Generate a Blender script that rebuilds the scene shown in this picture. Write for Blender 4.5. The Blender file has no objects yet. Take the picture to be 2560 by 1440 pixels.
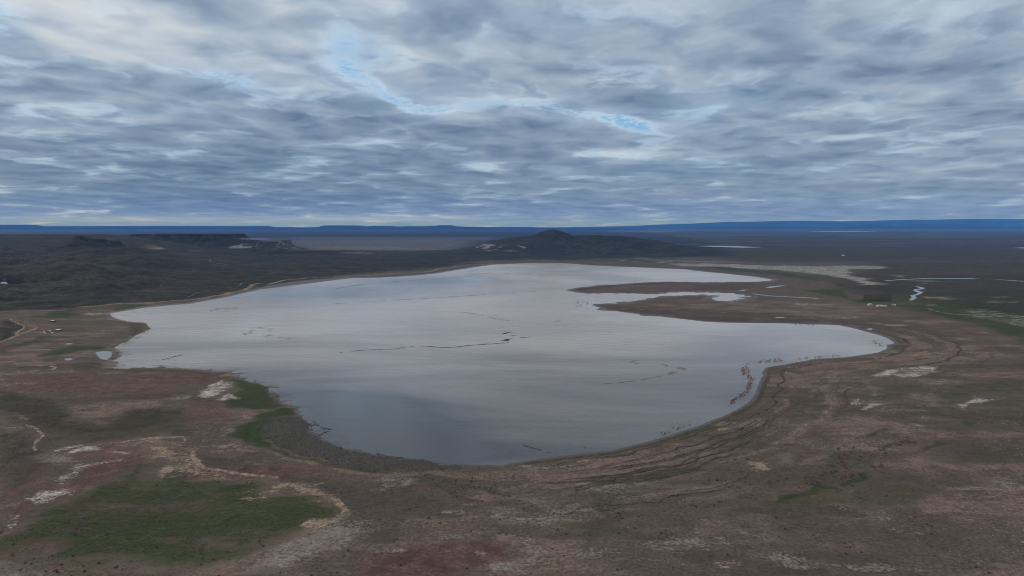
import bpy, bmesh, math, random
import numpy as np
from mathutils import Vector

# ------------------------------------------------------------------ camera, sky, sun, exposure
SC = bpy.context.scene
COL = SC.collection
CAM_H = 200.0                       # metres above the lake
F_PX = 1707.0                       # focal length in pixels of a 2560 wide frame
Y_H = 566.0                         # row of the level horizon in that frame
PITCH = math.atan((720.0 - Y_H) / F_PX)

cam_data = bpy.data.cameras.new('camera')
cam_data.sensor_width = 36.0
cam_data.lens = F_PX / 2560.0 * 36.0
cam_data.clip_start = 1.0
cam_data.clip_end = 200000.0
cam = bpy.data.objects.new('camera', cam_data)
COL.objects.link(cam)
cam.location = (0.0, 0.0, CAM_H)
cam.rotation_euler = (math.pi / 2 - PITCH, 0.0, 0.0)
SC.camera = cam

SUN_EL, SUN_AZ = math.radians(20.0), math.radians(-58.0)     # behind the clouds, up to the left
sun_data = bpy.data.lights.new('sun', 'SUN')
sun_data.energy = 1.2
sun_data.angle = math.radians(10.0)
sun_data.color = (1.0, 0.93, 0.84)
sun = bpy.data.objects.new('sun', sun_data)
COL.objects.link(sun)
sd_dir = Vector((math.sin(SUN_AZ) * math.cos(SUN_EL), math.cos(SUN_AZ) * math.cos(SUN_EL), math.sin(SUN_EL)))
sun.rotation_euler = (-sd_dir).to_track_quat('-Z', 'Y').to_euler()

vs = SC.view_settings
vs.view_transform = 'Standard'
vs.look = 'None'
vs.exposure = 0.0
vs.gamma = 1.0
vs.use_curve_mapping = False
SC.render.engine = 'CYCLES'
SC.cycles.use_denoising = True
SC.cycles.max_bounces = 5
SC.cycles.diffuse_bounces = 2
SC.cycles.glossy_bounces = 3
SC.cycles.volume_bounces = 1
SC.cycles.sample_clamp_indirect = 4.0
SC.cycles.pixel_filter_type = 'BLACKMAN_HARRIS'
SC.cycles.filter_width = 1.0


class NT:
    """Small helper to write node trees as expressions."""
    def __init__(self, tree):
        self.t = tree
        self.n = tree.nodes
        self.l = tree.links

    def node(self, kind, **kw):
        nd = self.n.new(kind)
        for k, v in kw.items():
            setattr(nd, k, v)
        return nd

    def put(self, sock, v):
        if v is None:
            return
        if isinstance(v, bpy.types.NodeSocket):
            self.l.new(v, sock)
        elif isinstance(v, (tuple, list)) and len(v) == 3 and sock.type == 'RGBA':
            sock.default_value = (*v, 1.0)
        else:
            sock.default_value = v

    def math(self, op, a, b=None, c=None, clamp=False):
        nd = self.node('ShaderNodeMath', operation=op, use_clamp=clamp)
        self.put(nd.inputs[0], a)
        self.put(nd.inputs[1], b)
        self.put(nd.inputs[2], c)
        return nd.outputs[0]

    def add(self, a, b): return self.math('ADD', a, b)
    def sub(self, a, b): return self.math('SUBTRACT', a, b)
    def mul(self, a, b): return self.math('MULTIPLY', a, b)
    def div(self, a, b): return self.math('DIVIDE', a, b)

    def madd(self, a, b, c): return self.math('MULTIPLY_ADD', a, b, c)

    def ramp(self, v, a, b, lo=0.0, hi=1.0, smooth=True):
        nd = self.node('ShaderNodeMapRange', interpolation_type='SMOOTHSTEP' if smooth else 'LINEAR')
        self.put(nd.inputs['Value'], v)
        self.put(nd.inputs['From Min'], a)
        self.put(nd.inputs['From Max'], b)
        self.put(nd.inputs['To Min'], lo)
        self.put(nd.inputs['To Max'], hi)
        return nd.outputs[0]

    def mix(self, f, a, b):
        nd = self.node('ShaderNodeMix', data_type='RGBA')
        self.put(nd.inputs[0], f)
        self.put(nd.inputs[6], a)
        self.put(nd.inputs[7], b)
        return nd.outputs[2]

    def comb(self, x, y, z):
        nd = self.node('ShaderNodeCombineXYZ')
        for i, v in enumerate((x, y, z)):
            self.put(nd.inputs[i], v)
        return nd.outputs[0]

    def sep(self, v):
        nd = self.node('ShaderNodeSeparateXYZ')
        self.put(nd.inputs[0], v)
        return nd.outputs[0], nd.outputs[1], nd.outputs[2]

    def vmath(self, op, a, b=None):
        nd = self.node('ShaderNodeVectorMath', operation=op)
        self.put(nd.inputs[0], a)
        if b is not None:
            if op == 'SCALE':
                self.put(nd.inputs['Scale'], b)
            else:
                self.put(nd.inputs[1], b)
        return nd.outputs[0]

    def noise(self, vec, scale, detail=4.0, rough=0.5, dist=0.0, lac=2.0):
        nd = self.node('ShaderNodeTexNoise')
        self.put(nd.inputs['Vector'], vec)
        self.put(nd.inputs['Scale'], scale)
        self.put(nd.inputs['Detail'], detail)
        self.put(nd.inputs['Roughness'], rough)
        self.put(nd.inputs['Lacunarity'], lac)
        self.put(nd.inputs['Distortion'], dist)
        return nd.outputs[0]


world = bpy.data.worlds.new('World')
SC.world = world
world.use_nodes = True
world.node_tree.nodes.clear()
W = NT(world.node_tree)
tc = W.node('ShaderNodeTexCoord')
dx, dy, dz = W.sep(tc.outputs['Generated'])
zz = W.add(W.math('MAXIMUM', dz, 0.0), 0.085)
cx, cy = W.div(dx, zz), W.div(dy, zz)                 # where the view ray meets the cloud deck
az = W.div(dx, W.math('MAXIMUM', dy, 0.05))           # bearing and height above the horizon
el = W.div(dz, W.math('MAXIMUM', dy, 0.05))


bearing = W.comb(az, el, 0.0)


def sky_blob(px, py, sx, sy, rot=0.0):
    """1 at the middle of an elliptical patch of the sky, falling smoothly to 0 at its rim."""
    mp = W.node('ShaderNodeMapping', vector_type='TEXTURE')
    W.put(mp.inputs['Vector'], bearing)
    k = 0.79 / F_PX
    mp.inputs['Location'].default_value = ((px - 1280.0) / F_PX, (Y_H - py) / F_PX, 0.0)
    mp.inputs['Rotation'].default_value = (0.0, 0.0, math.radians(rot))
    mp.inputs['Scale'].default_value = (sx * k, sy * k, 1.0)
    dt = W.node('ShaderNodeVectorMath', operation='DOT_PRODUCT')
    W.put(dt.inputs[0], mp.outputs[0])
    W.put(dt.inputs[1], mp.outputs[0])
    return W.math('POWER', 0.3679, dt.outputs['Value'])


def blobs(lst):
    out = None
    for b in lst:
        g = W.mul(sky_blob(*b[1:]), b[0])
        out = g if out is None else W.add(out, g)
    return out


deck = W.comb(cx, W.mul(cy, 0.90), 0.0)
warp = W.node('ShaderNodeTexNoise')
W.put(warp.inputs['Vector'], deck)
W.put(warp.inputs['Scale'], 2.6)
W.put(warp.inputs['Detail'], 3.0)
wv = W.vmath('SCALE', W.vmath('SUBTRACT', warp.outputs['Color'], (0.5, 0.5, 0.5)), 0.42)
deckw = W.vmath('ADD', deck, wv)
n_mid = W.noise(deckw, 1.65, 8.0, 0.50)
n_big = W.noise(deck, 0.38, 2.0, 0.5)


def lumps(vec, scale):
    nd = W.node('ShaderNodeTexVoronoi', feature='SMOOTH_F1', voronoi_dimensions='2D')
    W.put(nd.inputs['Vector'], vec)
    nd.inputs['Scale'].default_value = scale
    nd.inputs['Smoothness'].default_value = 0.6
    nd.inputs['Randomness'].default_value = 1.0
    return nd.outputs['Distance']


cells = W.sub(0.62, lumps(deckw, 3.1))                  # rounded billows of the stratocumulus
cells_off = W.sub(0.62, lumps(W.vmath('ADD', deckw, (-0.10, 0.12, 0.0)), 3.1))
n_fine = W.noise(deckw, 8.0, 5.0, 0.60)
n_wisp = W.noise(deckw, 19.0, 3.0, 0.60)

HOLES = [(0.20, 872, 130, 65, 85, 0), (0.26, 885, 195, 62, 32, -30), (0.20, 960, 230, 70, 20, -25), (0.32, 1010, 266, 85, 20, -18),
         (0.30, 1090, 281, 90, 13, 0), (0.54, 1560, 310, 90, 20, -12), (0.30, 1430, 288, 130, 15, -10), (0.14, 1250, 262, 160, 18, -4),
         (0.22, 1760, 285, 75, 18, 20), (0.20, 1500, 215, 150, 34, 8), (0.24, 590, 205, 80, 22, -10), (0.16, 480, 190, 120, 16, -12),
         (0.30, 30, 40, 100, 34, -20), (0.30, 20, 85, 70, 18, -20), (0.22, 710, 20, 60, 40, -40), (0.08, 1000, 50, 140, 30, 0),
         (0.18, 1900, 190, 120, 20, 10), (0.20, 1480, 387, 150, 10, 2), (0.14, 1700, 395, 200, 9, 0), (0.16, 1980, 300, 200, 16, 8)]
LIGHT = [(0.55, 260, 50, 520, 110, -14), (0.40, 330, 95, 220, 40, -12), (0.30, 180, 110, 180, 28, -18),
         (0.22, 820, 50, 220, 90, 0), (0.30, 1080, 278, 150, 30, -10), (0.22, 1500, 300, 260, 40, -10),
         (0.20, 1180, 190, 300, 60, 0), (0.14, 1900, 40, 500, 80, 8), (0.16, 2480, 205, 220, 46, 14),
         (0.30, 1560, 392, 200, 16, 2), (0.22, 1900, 384, 300, 16, 2), (0.30, 2360, 422, 380, 16, 6),
         (0.50, 380, 549, 560, 11, 0), (0.42, 1135, 542, 60, 5, 0), (0.46, 980, 547, 340, 10, 0),
         (0.14, 2420, 515, 260, 12, 0), (0.16, 430, 260, 320, 40, -6)]
DARK = [(0.36, 560, 420, 1000, 105, 0), (0.22, 700, 505, 900, 34, 0), (0.22, 100, 190, 260, 50, -8),
        (0.22, 640, 235, 240, 40, -6), (0.28, 860, 300, 330, 36, -6), (0.26, 1420, 168, 210, 32, -6),
        (0.18, 2200, 120, 420, 70, 14), (0.18, 1960, 400, 420, 24, 6), (0.22, 1580, 522, 260, 12, 0),
        (0.12, 2300, 330, 500, 60, 10)]
holes, light, dark = blobs(HOLES), blobs(LIGHT), blobs(DARK)

cells2 = W.sub(0.62, lumps(W.vmath('ADD', deckw, (3.7, 1.9, 0.0)), 7.5))
dens = W.madd(W.sub(n_mid, 0.5), 1.05, 0.63)
dens = W.madd(W.sub(cells, 0.25), 0.28, dens)
soft = W.ramp(el, 0.02, 0.24, 0.50, 1.0)                         # detail fades with distance
dens = W.madd(W.mul(W.sub(cells2, 0.25), soft), 0.17, dens)
dens = W.madd(W.sub(n_big, 0.5), 0.42, dens)
dens = W.madd(W.mul(W.sub(n_fine, 0.5), soft), 0.38, dens)
dens = W.sub(dens, W.mul(holes, W.madd(W.sub(n_wisp, 0.5), 2.2, W.madd(W.sub(n_fine, 0.5), 2.4, 0.95))))
cover = W.ramp(dens, 0.00, 0.60)
edge = W.ramp(dens, 0.20, 0.56)                                 # thin sunlit rims beside the gaps
thick = W.ramp(dens, 0.34, 0.98)
relief = W.sub(cells, cells_off)
up = W.ramp(el, 0.0, 0.36, 0.0, 1.0, smooth=False)              # the deck is thinner and brighter high up
crisp = W.ramp(el, 0.0, 0.20, 0.34, 0.80)                        # far clouds run together
over = W.ramp(dz, 0.28, 0.60, 0.0, 1.0)
lum = W.madd(up, 0.15, 0.255)
lum = W.madd(over, 0.22, lum)
lum = W.madd(W.mul(W.sub(0.54, thick), crisp), 0.265, lum)
lum = W.madd(W.mul(relief, crisp), 0.32, lum)
lum = W.madd(light, 0.34, lum)
lum = W.madd(dark, -0.30, lum)
lum = W.madd(W.sub(1.0, edge), 0.34, lum)
lum = W.math('MINIMUM', W.math('MAXIMUM', lum, 0.085), 0.86)
crm = W.node('ShaderNodeValToRGB')
W.put(crm.inputs[0], lum)
cr = crm.color_ramp
cr.elements[0].position = 0.05
cr.elements[0].color = (0.082, 0.128, 0.220, 1)
cr.elements[1].position = 0.95
cr.elements[1].color = (0.86, 0.87, 0.86, 1)
for p, c in ((0.20, (0.156, 0.226, 0.338)), (0.36, (0.268, 0.352, 0.470)), (0.52, (0.430, 0.508, 0.606)), (0.70, (0.64, 0.685, 0.725))):
    e = cr.elements.new(p)
    e.color = (*c, 1)
cloud = crm.outputs[0]
sky = W.node('ShaderNodeTexSky', sky_type='NISHITA')
sky.sun_disc = False
sky.sun_elevation = SUN_EL
sky.sun_rotation = SUN_AZ
sky.altitude = 1000.0
sky.air_density = 1.0
sky.dust_density = 0.4
sky.ozone_density = 2.0
BG = 0.10
cloud10 = W.vmath('SCALE', cloud, 1.0 / BG)
blue = W.mix(0.70, sky.outputs[0], (2.6, 5.0, 7.6))
col = W.mix(cover, blue, cloud10)
VEIL = [(0.34, 880, 140, 90, 100, -10), (0.34, 1000, 250, 200, 50, -14), (0.32, 1500, 296, 300, 40, -8), (0.12, 1320, 60, 320, 70, 0), (0.30, 590, 210, 170, 40, -10),
        (0.25, 1800, 260, 260, 60, 8), (0.30, 20, 60, 120, 60, -20), (0.25, 2300, 520, 500, 50, 0), (0.20, 1700, 430, 400, 40, 0)]
col = W.mix(blobs(VEIL), col, W.vmath('MULTIPLY', col, (0.62, 0.88, 1.12)))       # thin cloud with blue behind it
low = W.ramp(el, 0.005, 0.06, 1.0, 0.0)                            # horizon clouds tinted bluer to offset blue lost in the haze volume
col = W.mix(low, col, W.vmath('MULTIPLY', col, (0.93, 0.93, 1.24)))
bg = W.node('ShaderNodeBackground')
W.put(bg.inputs['Color'], col)
bg.inputs['Strength'].default_value = BG
wo = W.node('ShaderNodeOutputWorld')
W.l.new(bg.outputs[0], wo.inputs['Surface'])
world.cycles.sampling_method = 'MANUAL'
world.cycles.sample_map_resolution = 1024

# ------------------------------------------------------------------ the lie of the land (numpy)
CT, ST = math.cos(PITCH), math.sin(PITCH)
rng = np.random.default_rng(7)


def project(X, Y, Z):
    zc = Y * CT + (CAM_H - Z) * ST
    zc = np.maximum(zc, 1.0)
    return 1280.0 + F_PX * X / zc, 720.0 + F_PX * ((CAM_H - Z) * CT - Y * ST) / zc, zc


def ground_at(px, py, z=0.0):
    """Map position of a point of the survey photograph (2560 wide) on level z."""
    px, py = np.asarray(px, float), np.asarray(py, float)
    a, b = (px - 1280.0) / F_PX, (py - 720.0) / F_PX
    t = (CAM_H - z) / (ST + b * CT)
    return a * t, (CT - b * ST) * t


def _hash(ix, iy, seed):
    h = (ix.astype(np.int64) * 374761393 + iy.astype(np.int64) * 668265263 + seed * 1274126177) & 0xFFFFFFFF
    h = ((h ^ (h >> 13)) * 1274126177) & 0xFFFFFFFF
    return (h ^ (h >> 16)) & 0xFFFFFFFF


def noise2(x, y, seed=0):
    """Gradient noise, about -1..1."""
    x0, y0 = np.floor(x), np.floor(y)
    fx, fy = x - x0, y - y0
    ix, iy = x0.astype(np.int64), y0.astype(np.int64)
    u, v = fx * fx * fx * (fx * (fx * 6 - 15) + 10), fy * fy * fy * (fy * (fy * 6 - 15) + 10)

    def corner(dx, dy):
        a = _hash(ix + dx, iy + dy, seed) * (2 * math.pi / 4294967296.0)
        return np.cos(a) * (fx - dx) + np.sin(a) * (fy - dy)
    n0 = corner(0, 0) * (1 - u) + corner(1, 0) * u
    n1 = corner(0, 1) * (1 - u) + corner(1, 1) * u
    return (n0 * (1 - v) + n1 * v) * 1.5


def fbm(x, y, lam, octaves=3, seed=0, gain=0.5):
    out, amp = 0.0, 1.0
    for k in range(octaves):
        out = out + amp * noise2(x / lam + 17.3 * k, y / lam - 9.1 * k, seed + k)
        lam, amp = lam * 0.48, amp * gain
    return out


def ridged(x, y, lam, octaves=3, seed=0):
    out, amp = 0.0, 1.0
    for k in range(octaves):
        out = out + amp * (1.0 - 2.0 * np.abs(noise2(x / lam + 5.7 * k, y / lam + 3.3 * k, seed + k)))
        lam, amp = lam * 0.5, amp * 0.5
    return out


def sstep(a, b, v):
    t = np.clip((v - a) / (b - a), 0.0, 1.0)
    return t * t * (3 - 2 * t)


def poly_sd(px, py, poly):
    """Signed distance to a closed polygon (negative inside)."""
    px, py = px.astype(np.float32), py.astype(np.float32)
    P = np.asarray(poly, np.float32)
    d2 = np.full(px.shape, 1e18, np.float32)
    inside = np.zeros(px.shape, bool)
    for (ax, ay), (bx, by) in zip(P, np.roll(P, -1, 0)):
        ex, ey = bx - ax, by - ay
        wx, wy = px - ax, py - ay
        t = np.clip((wx * ex + wy * ey) / max(ex * ex + ey * ey, 1e-9), 0, 1)
        d2 = np.minimum(d2, (wx - t * ex) ** 2 + (wy - t * ey) ** 2)
        if ay != by:
            cond = (ay > py) != (by > py)
            inside ^= cond & (px < ex * (py - ay) / (by - ay) + ax)
    d = np.sqrt(d2)
    return np.where(inside, -d, d)


def line_d(px, py, pts):
    d2 = np.full(px.shape, 1e18)
    for (ax, ay), (bx, by) in zip(pts[:-1], pts[1:]):
        ex, ey = bx - ax, by - ay
        wx, wy = px - ax, py - ay
        t = np.clip((wx * ex + wy * ey) / max(ex * ex + ey * ey, 1e-9), 0, 1)
        d2 = np.minimum(d2, (wx - t * ex) ** 2 + (wy - t * ey) ** 2)
    return np.sqrt(d2)


LAKE = [(280, 792), (275, 783), (325, 775), (362, 769), (412, 764), (475, 759), (515, 752), (575, 741), (612, 732), (640, 726),
        (706, 710), (773, 702), (860, 695), (951, 694), (1038, 689), (1085, 684), (1142, 675), (1186, 668), (1236, 661), (1320, 658),
        (1404, 658), (1472, 663), (1556, 667), (1656, 671), (1710, 673), (1750, 678), (1825, 685.5), (1887, 692), (1932, 699),
        (1915, 704), (1800, 705.5), (1675, 704.5), (1617, 705.5), (1550, 710), (1475, 715), (1432, 721), (1412, 726), (1462, 734),
        (1550, 733), (1625, 735), (1712, 730), (1775, 730), (1837, 734), (1884, 742), (1847, 747), (1830, 754), (1790, 752),
        (1775, 746), (1790, 740), (1750, 737), (1700, 739.5), (1650, 742), (1612, 745), (1615, 749), (1575, 754), (1525, 759),
        (1482, 760), (1480, 762), (1500, 770), (1492, 775), (1540, 778), (1587, 784), (1607, 790), (1650, 791), (1700, 797),
        (1762, 804), (1825, 807), (1925, 808), (1975, 809), (2045, 811), (2095, 813), (2132, 820), (2170, 830), (2195, 837),
        (2220, 846), (2237, 857), (2240, 860), (2217, 862), (2220, 871), (2192, 882), (2157, 887), (2107, 894), (2045, 897),
        (1995, 905), (1945, 914), (1914, 919), (1907, 940), (1890, 978), (1878, 1000), (1851, 1020), (1801, 1043), (1734, 1070),
        (1700, 1080), (1623, 1104), (1522, 1127), (1421, 1138), (1320, 1151), (1253, 1163), (1186, 1163), (1119, 1159), (1068, 1158),
        (1038, 1147), (944, 1137), (894, 1124), (850, 1121), (820, 1104), (783, 1084), (760, 1057), (756, 1037), (739, 1023),
        (702, 1003), (685, 983), (659, 962), (635, 957), (605, 947), (588, 937), (592, 926), (575, 927), (500, 926), (425, 920),
        (350, 920), (287, 922), (270, 917), (287, 907), (275, 902), (300, 890), (300, 875), (282, 870), (300, 862), (322, 850),
        (350, 835), (375, 822), (360, 807), (325, 805), (300, 800)]


def ribbon(pts, w):
    """Closed outline of a winding strip (photograph pixels)."""
    P = np.asarray(pts, float)
    L, R = [], []
    for i in range(len(P)):
        d = P[min(i + 1, len(P) - 1)] - P[max(i - 1, 0)]
        n = np.array([-d[1] * 6.0, d[0] / 6.0])
        n = n / (abs(n[0]) / 1.0 + abs(n[1]) * 3.2 + 1e-9)
        ww = w * (0.75 + 0.5 * ((i * 37) % 10) / 10.0)
        L.append(tuple(P[i] + n * ww))
        R.append(tuple(P[i] - n * ww))
    return L + R[::-1]


PONDS = [('lagoon', [(240, 881), (258, 878), (277, 879), (280, 887), (265, 900), (252, 897)]),
         ('lagoon', [(163, 896.5), (172, 895.5), (181, 899), (172, 901), (164, 900)]),
         ('stream', ribbon([(2278, 751), (2285, 744), (2281, 739), (2296, 735), (2303, 731), (2288, 726.5), (2288, 724), (2306, 722), (2307, 720), (2292, 716.5)], 5.0)),
         ('stream', ribbon([(2210, 702.3), (2245, 699.3), (2290, 697.3), (2325, 695.8), (2395, 696), (2440, 697)], 2.6)),
         ('stream', ribbon([(2495, 699), (2532, 701.4), (2600, 706), (2680, 713)], 2.6)),
         ('stream', ribbon([(1880, 734), (1900, 737), (1937, 740.5), (1990, 743), (2045, 746)], 3.2)),
         ('lagoon', [(1912, 719), (1925, 716), (1945, 714), (1966, 713), (1940, 717.5), (1925, 720)]),
         ('lagoon', [(1846, 728), (1856, 724.5), (1868, 723.5), (1858, 727)]),
         ('lagoon', [(2164, 822), (2180, 821), (2184, 823), (2172, 825)]),
         ('lagoon', [(1936, 793), (1960, 792.6), (1958, 795), (1942, 795)]),
         ('lagoon', [(1741, 615.2), (1775, 614.2), (1830, 614.9), (1870, 616.6), (1908, 618.2), (1860, 619.2), (1800, 617.4)]),
         ('lagoon', [(2532, 619.6), (2560, 618.6), (2640, 619), (2650, 621.5), (2580, 621.6)]),
         ('lagoon', [(2010, 578.9), (2080, 578.3), (2150, 578.2), (2208, 578.5), (2160, 579.2), (2070, 579.5)]),
         ('lagoon', [(2103, 636.5), (2109, 637), (2113, 640), (2106, 639.5)]),
         ('lagoon', [(2085, 578.1), (1505, 579.6), (1560, 579.9), (1700, 579.4), (1640, 580.4), (1540, 580.5)][1:])]


def to_world(poly):
    P = np.asarray(poly, float)
    x, y = ground_at(P[:, 0], P[:, 1])
    return np.stack([x, y], 1)


LAKE_W = to_world(LAKE)
PONDS_W = [to_world(p) for _, p in PONDS]
PONDS_FAR = [w[:, 1].mean() > 3500 for w in PONDS_W]

M_PX = [-900, 250, 340, 430, 520, 585, 640, 770, 860, 980, 1150, 1330, 1500]
M_VAL = [1.0, 1.0, 0.94, 0.74, 0.54, 0.43, 0.35, 0.23, 0.13, 0.07, 0.035, 0.02, 0.0]


def ground_z(X, Y, full=False):
    d = np.hypot(X, Y)
    # shoreline wander: small on the smooth south-east beach, rough in the western bays
    rough = 0.35 + 1.7 * sstep(-60, -420, X) * sstep(1500, 700, Y) + 0.5 * sstep(1500, 2400, Y)
    spits = sstep(150, 350, X) * sstep(1450, 1650, Y) * sstep(2650, 2350, Y)
    rough = rough + 1.1 * spits
    wx = (noise2(X / 9, Y / 9, 11) * 1.6 + noise2(X / 26, Y / 26, 12) * 3.4 + noise2(X / 75, Y / 75, 13) * 6.0 * sstep(500, 1500, d)) * rough
    wy = (noise2(X / 9, Y / 9, 21) * 1.6 + noise2(X / 26, Y / 26, 22) * 3.4 + noise2(X / 75, Y / 75, 23) * 6.0 * sstep(500, 1500, d)) * rough
    sd = poly_sd(X + wx, Y + wy, LAKE_W).astype(np.float64)
    hs = np.where(sd > 0, 0.04 + 1.3 * (1 - np.exp(-np.maximum(sd, 0) / 90.0)), -0.03 - np.minimum(1.5, 0.012 * -sd))
    hum = noise2(X / 5.2, Y / 5.2, 31) * 0.5 + noise2(X / 13, Y / 13, 32)
    west = sstep(-80, -260, X) * sstep(1500, 1100, Y)
    hs = hs + 0.26 * west * hum * sstep(-34, -2, sd) * sstep(30, 2, sd)     # little mud islands in the western shallows
    hum2 = noise2(X / 34, Y / 34, 33) + 0.6 * noise2(X / 14, Y / 14, 34)
    hs = hs + 0.62 * spits * hum2 * sstep(-45, -4, sd) * sstep(45, 4, sd)
    und = fbm(X, Y, 150, 4, 41, 0.45)
    hs = hs + (0.75 + 0.75 * und) * sstep(6, 130, sd)
    # hummocky upland on the left, rising to a plateau
    pa = 1280.0 + F_PX * X / np.maximum(Y * CT + CAM_H * ST, 50.0)
    m = np.interp(pa, M_PX, M_VAL)
    s = np.clip((sd - 60.0) / 3200.0, 0, 1)
    R = 0.35 * s + 0.65 * s * s * (3 - 2 * s)
    drop = 1.0 - sstep(5150, 6400, Y)
    near = sstep(1000, 1500, Y)
    rg = ridged(X, Y * 0.8, 420, 4, 51)
    up = 135.0 * R * m * drop * near
    up = up + (rg * 15.0 + ridged(X, Y, 150, 3, 55) * 6.5 + fbm(X, Y, 60, 3, 61) * 3.0) * np.minimum(1.0, sd / 500.0).clip(0) * np.minimum(1, m * 1.6) * drop * near * (1 - 0.78 * sstep(0.30, 0.85, s)) * (1 - 0.6 * sstep(330, 450, pa))
    up = up + fbm(X, Y, 260, 4, 71) * 2.6 * sstep(80, 500, sd) * sstep(1900, 2600, Y) * (1 - sstep(6000, 9000, Y)) * sstep(1500, 1150, pa)
    hs = np.where(sd > 0, np.maximum(hs + np.maximum(up, 0.0), 0.05), hs)
    sdp = np.full(X.shape, 1e6)
    for far, w in zip(PONDS_FAR, PONDS_W):
        mar = 800.0 if far else 60.0
        sel = (X > w[:, 0].min() - mar) & (X < w[:, 0].max() + mar) & (Y > w[:, 1].min() - mar) & (Y < w[:, 1].max() + mar)
        if sel.any():
            kw = 0.2 if not far else 0.0
            q = poly_sd(X[sel] + wx[sel] * kw, Y[sel] + wy[sel] * kw, w)
            sdp[sel] = np.minimum(sdp[sel], q)
    carve = np.where(sdp < 0, -0.10 + 0.01 * np.maximum(sdp, -30), 0.02 + sdp * np.where(d > 3500, 0.004, 0.03))
    hs = np.where(sdp < 1e5, np.minimum(hs, carve), hs)
    if full:
        return hs, sd, sdp
    return hs


# ------------------------------------------------------------------ what grows and lies where: patches surveyed on the photograph
TA = lambda x, y: (x / 2.976, 956 + y / 2.976)                 # six enlarged sheets the outlines were read from
TB = lambda x, y: (850 + x / 2.976, 956 + y / 2.976)
TC = lambda x, y: (1700 + x / 2.976, 956 + y / 2.976)
TD = lambda x, y: (x / 2.976, 500 + y / 2.976)
TE = lambda x, y: (850 + x / 2.976, 500 + y / 2.976)
TF = lambda x, y: (1700 + x / 2.976, 500 + y / 2.976)
TG = lambda x, y: (x / 4.0, 700 + y / 4.0)
TH = lambda x, y: (1920 + x / 4.0, 600 + y / 4.0)
TI = lambda x, y: (1400 + x / 4.0, 620 + y / 4.0)
TJ = lambda x, y: (x / 4.0, 540 + y / 4.0)
TO = lambda x, y: (x, y)
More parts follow.
